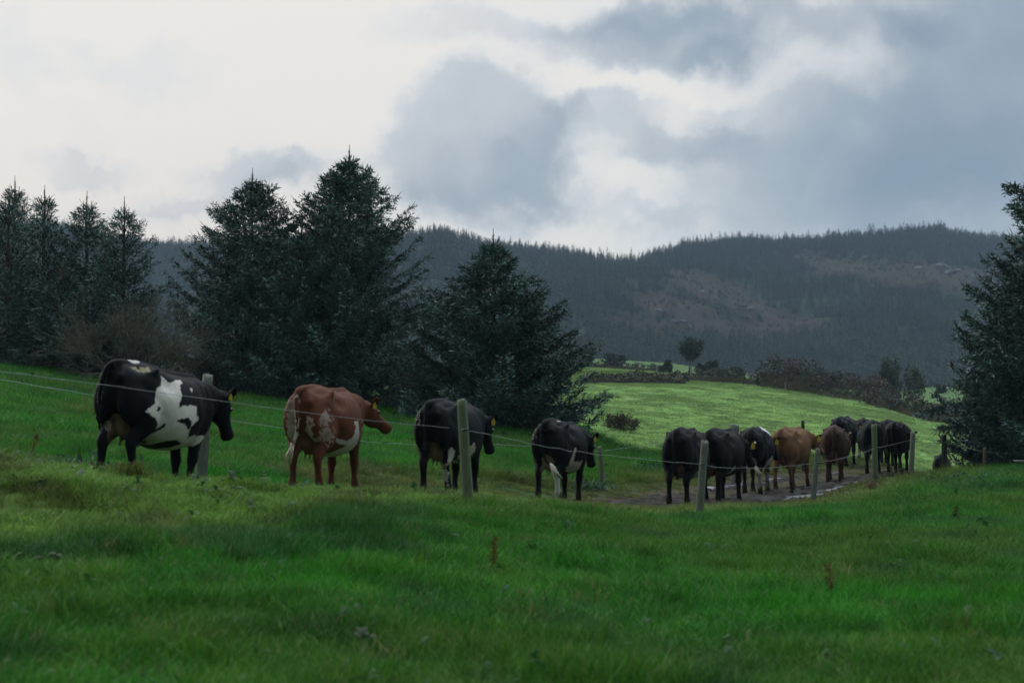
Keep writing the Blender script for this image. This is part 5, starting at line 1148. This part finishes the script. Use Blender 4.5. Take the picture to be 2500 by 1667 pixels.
dock(75, 1095, 17.5, .42, 82, 'tall rusty dock spike in the left meadow beside the biggest cow', leaves=4)
dock(130, 1106, 17.2, .12, 83, 'low dock rosette right of the tall rusty spike', False, 6)
dock(1300, 1285, 13.4, .1, 84, 'arching broad dock leaves right of the withered stalk', False, 6, ll=.30)
dock(1225, 1400, 10.7, .1, 85, 'pale upright dock leaves in the near grass, left of a yellowing clump', False, 4, green=(.16, .22, .20), ll=.22)
dock(1275, 1395, 10.6, .1, 86, 'yellowing dock clump in the middle of the near grass', False, 6, green=(.20, .17, .02), ll=.2)
dock(1340, 1400, 10.6, .1, 87, 'grey-green dock leaves right of the yellowing clump', False, 4, green=(.14, .17, .12), ll=.2)
dock(120, 1345, 10.6, .1, 88, 'pale silvery dock leaves in the left foreground', False, 5, green=(.17, .20, .18), ll=.26)
dock(770, 1290, 12.6, .1, 89, 'grey-green dock leaf with a yellow one, left of the middle', False, 5, green=(.13, .16, .09), ll=.24)
dock(595, 1440, 9.9, .1, 90, 'small pale-tipped dock leaf left of centre in the near grass', False, 3, green=(.20, .24, .20), ll=.16)
dock(885, 1600, 8.6, .1, 91, 'broad pale dock leaves near the bottom edge, left of centre', False, 4, green=(.20, .22, .20), ll=.26)
dock(1340, 1630, 8.45, .1, 92, 'wide pale dock rosette at the bottom edge, right of centre', False, 7, green=(.14, .20, .15), ll=.30)
dock(1570, 1440, 10.0, .1, 93, 'grey dock leaves in the near grass right of centre', False, 5, green=(.12, .17, .12), ll=.24)
dock(2330, 1245, 20.5, .22, 94, 'dark brown dock clump in the right-hand meadow', True, 6, red=(.06, .035, .012), ll=.25)
dock(2395, 1255, 19.8, .1, 95, 'low bluish dock leaves right of the dark brown clump', False, 6, green=(.07, .13, .09), ll=.22)
dock(2180, 1360, 14.0, .1, 96, 'pale weed leaves in the lower right meadow', False, 5, green=(.14, .20, .16), ll=.22)
dock(2440, 1590, 8.8, .1, 97, 'pale broad dock leaves in the lower right corner', False, 4, green=(.12, .17, .14), ll=.24)
dock(2030, 1430, 12.0, .32, 98, 'thin reddish dock stalk in the lower right meadow', True, 2, red=(.10, .07, .02))
def thistle(px, py, Y, w, seed, label, n=260, col=(.06, .12, .075)):
    x, y, _ = at(px, py, Y); z = gz1(x, y); r = np.random.default_rng(seed); root = tag(empty('thistle_clump', (x, y, z)), label, 'plant')
    P = np.stack([r.normal(0, w * .35, n), r.normal(0, w * .25, n), np.abs(r.normal(0, .10, n)) + .03], -1); V, Fc, c = leaf_quads(P, .055, r, col, .5)
    o = obj('foliage', new_mesh('foliage', V, Fc, MDK, False, c), root); return root
thistle(1440, 1186, 29.2, .7, 101, 'dark bluish weed clump in the grass under the fourth cow\'s belly')
thistle(175, 1103, 17.3, .5, 102, 'bluish tussock left of the biggest cow\'s hind feet')
thistle(243, 1112, 17.0, .45, 103, 'silvery weed tussock beside the biggest cow\'s hind feet', col=(.08, .14, .10))
thistle(1585, 1145, 36, .8, 104, 'bluish weed patch left of the all-black cow')
thistle(2395, 1180, 31, 1.2, 105, 'bluish weed patch in front of the thin brown post')
thistle(2190, 1173, 36, .5, 106, 'dark weed tangle at the foot of the split grey post', col=(.03, .05, .025))
# pile of dead twigs
x, y, _ = at(2132, 1212, 29); root = tag(empty('twig_pile', (x, y, gz1(x, y))), 'small tangle of dead brown twigs on the grass below the last cows', 'twigs'); r = np.random.default_rng(111)
for k in range(22):
    a = r.uniform(0, math.pi); c0 = np.array([r.normal(0, .07), r.normal(0, .06), 0]); h_ = r.uniform(.08, .26); l_ = r.uniform(.12, .24); d = np.array([math.cos(a), math.sin(a) * .5, 0])
    q = spline(np.array([c0 - d * l_, c0 - d * l_ * .4 + [0, 0, h_], c0 + d * l_ * .5 + [0, 0, h_ * r.uniform(.6, 1.1)], c0 + d * l_ * 1.05 + [0, 0, .01]]), 8)
    V, Fs = tube(q, np.linspace(.009, .004, 8), 5); obj('twig', new_mesh('twig', V, Fs, mat_noise('dead_twig', (.07, .045, .03), (.16, .11, .08), 9, .9, .1, 0) if k == 0 else bpy.data.materials['dead_twig'], True), root)
# broken stick on the bank below the biggest cow
x, y, _ = at(325, 1150, 15.6); root = tag(empty('grass_tussock', (x, y, gz1(x, y))), 'straw-tipped tussock hiding the biggest cow\'s hind hooves', 'grass'); r = np.random.default_rng(113)
V = []; Fs = []
for k in range(240):
    a = r.uniform(0, 6.283); b0 = np.array([r.normal(0, .09), r.normal(0, .06), 0]); l_ = r.uniform(.10, .26); d = np.array([math.cos(a), math.sin(a), 0]); w = .005; i = len(V)
    sdv = np.array([-d[1], d[0], 0]) * w; V += [b0 - sdv, b0 + sdv, b0 + d * l_ * .3 + [0, 0, l_ * .7] + sdv * .6, b0 + d * l_ * .3 + [0, 0, l_ * .7] - sdv * .6, b0 + d * l_ * .75 + [0, 0, l_ * .85]]; Fs += [(i, i + 1, i + 2, i + 3), (i + 3, i + 2, i + 4)]
cv = np.repeat(np.array([.085, .11, .025]) * r.uniform(.5, 1.5, (240, 1)) + (r.random((240, 1)) < .2) * np.array([.12, .07, .03]), 5, axis=0)
obj('blade', new_mesh('blade', V, Fs, MDK, False, cv), root)['kind'] = 'stuff'
x, y, _ = at(318, 1150, 15.7); root = tag(empty('stick', (x, y, gz1(x, y) + .05)), 'thin pale stick lying on the bank by the biggest cow\'s hind feet', 'stick')
V, Fs = tube([[-.30, 0, -.06], [-.08, 0, .03], [.06, 0, .10], [.12, 0, .12]], [.006, .005, .004, .003], 5); obj('shaft', new_mesh('shaft', V, Fs, MTW, True), root)
# grey plastic trough at the right edge
MTR = simple('grey_plastic', (.10, .12, .13), .5)
x, y, _ = at(2506, 1153, 38.5); root = tag(empty('water_trough', (x, y, gz1(x, y))), 'grey plastic tub at the right edge under the dark spruce', 'trough')
prof = [(.20, 0), (.24, .26), (.27, .28), (.27, .31), (.235, .31), (.23, .26), (.19, .03), (0, .03)]; sd_ = 28; V = []
for rr, z in prof:
    for k in range(sd_): a = k * 2 * math.pi / sd_; V.append((rr * 1.25 * math.cos(a), rr * math.sin(a), z))
Fs = [(i * sd_ + j, i * sd_ + (j + 1) % sd_, (i + 1) * sd_ + (j + 1) % sd_, (i + 1) * sd_ + j) for i in range(len(prof) - 1) for j in range(sd_)]
obj('tub', new_mesh('tub', V[:6 * sd_], [f for f in Fs if max(f) < 6 * sd_], MTR, True), root)
Vb = V[6 * sd_:7 * sd_]; Vi = V[5 * sd_:6 * sd_]; obj('tub_floor', new_mesh('tub_floor', Vb + Vi, [tuple(range(sd_))] + [(j, (j + 1) % sd_, sd_ + (j + 1) % sd_, sd_ + j) for j in range(sd_)], MTR, True), root)

# ------------------------------------------------------------------ air
MHZ = bpy.data.materials.new('haze_air'); MHZ.use_nodes = True; t = MHZ.node_tree; t.nodes.clear()
pv = N(t, 'ShaderNodeVolumePrincipled'); pv.inputs['Color'].default_value = (.56, .80, 1.0, 1); pv.inputs['Density'].default_value = .00021; pv.inputs['Anisotropy'].default_value = 0
L(t, pv.outputs[0], N(t, 'ShaderNodeOutputMaterial').inputs['Volume'])
x0, x1, y0, y1, z0b, z1b = -3200, 3200, -700, 6400, -30, 175
bV = [(x, y, z) for z in (z0b, z1b) for y in (y0, y1) for x in (x0, x1)]
me = new_mesh('haze', bV, [(0, 2, 3, 1), (4, 5, 7, 6), (0, 1, 5, 4), (2, 6, 7, 3), (0, 4, 6, 2), (1, 3, 7, 5)], MHZ)
tag(obj('haze', me), kind='stuff')
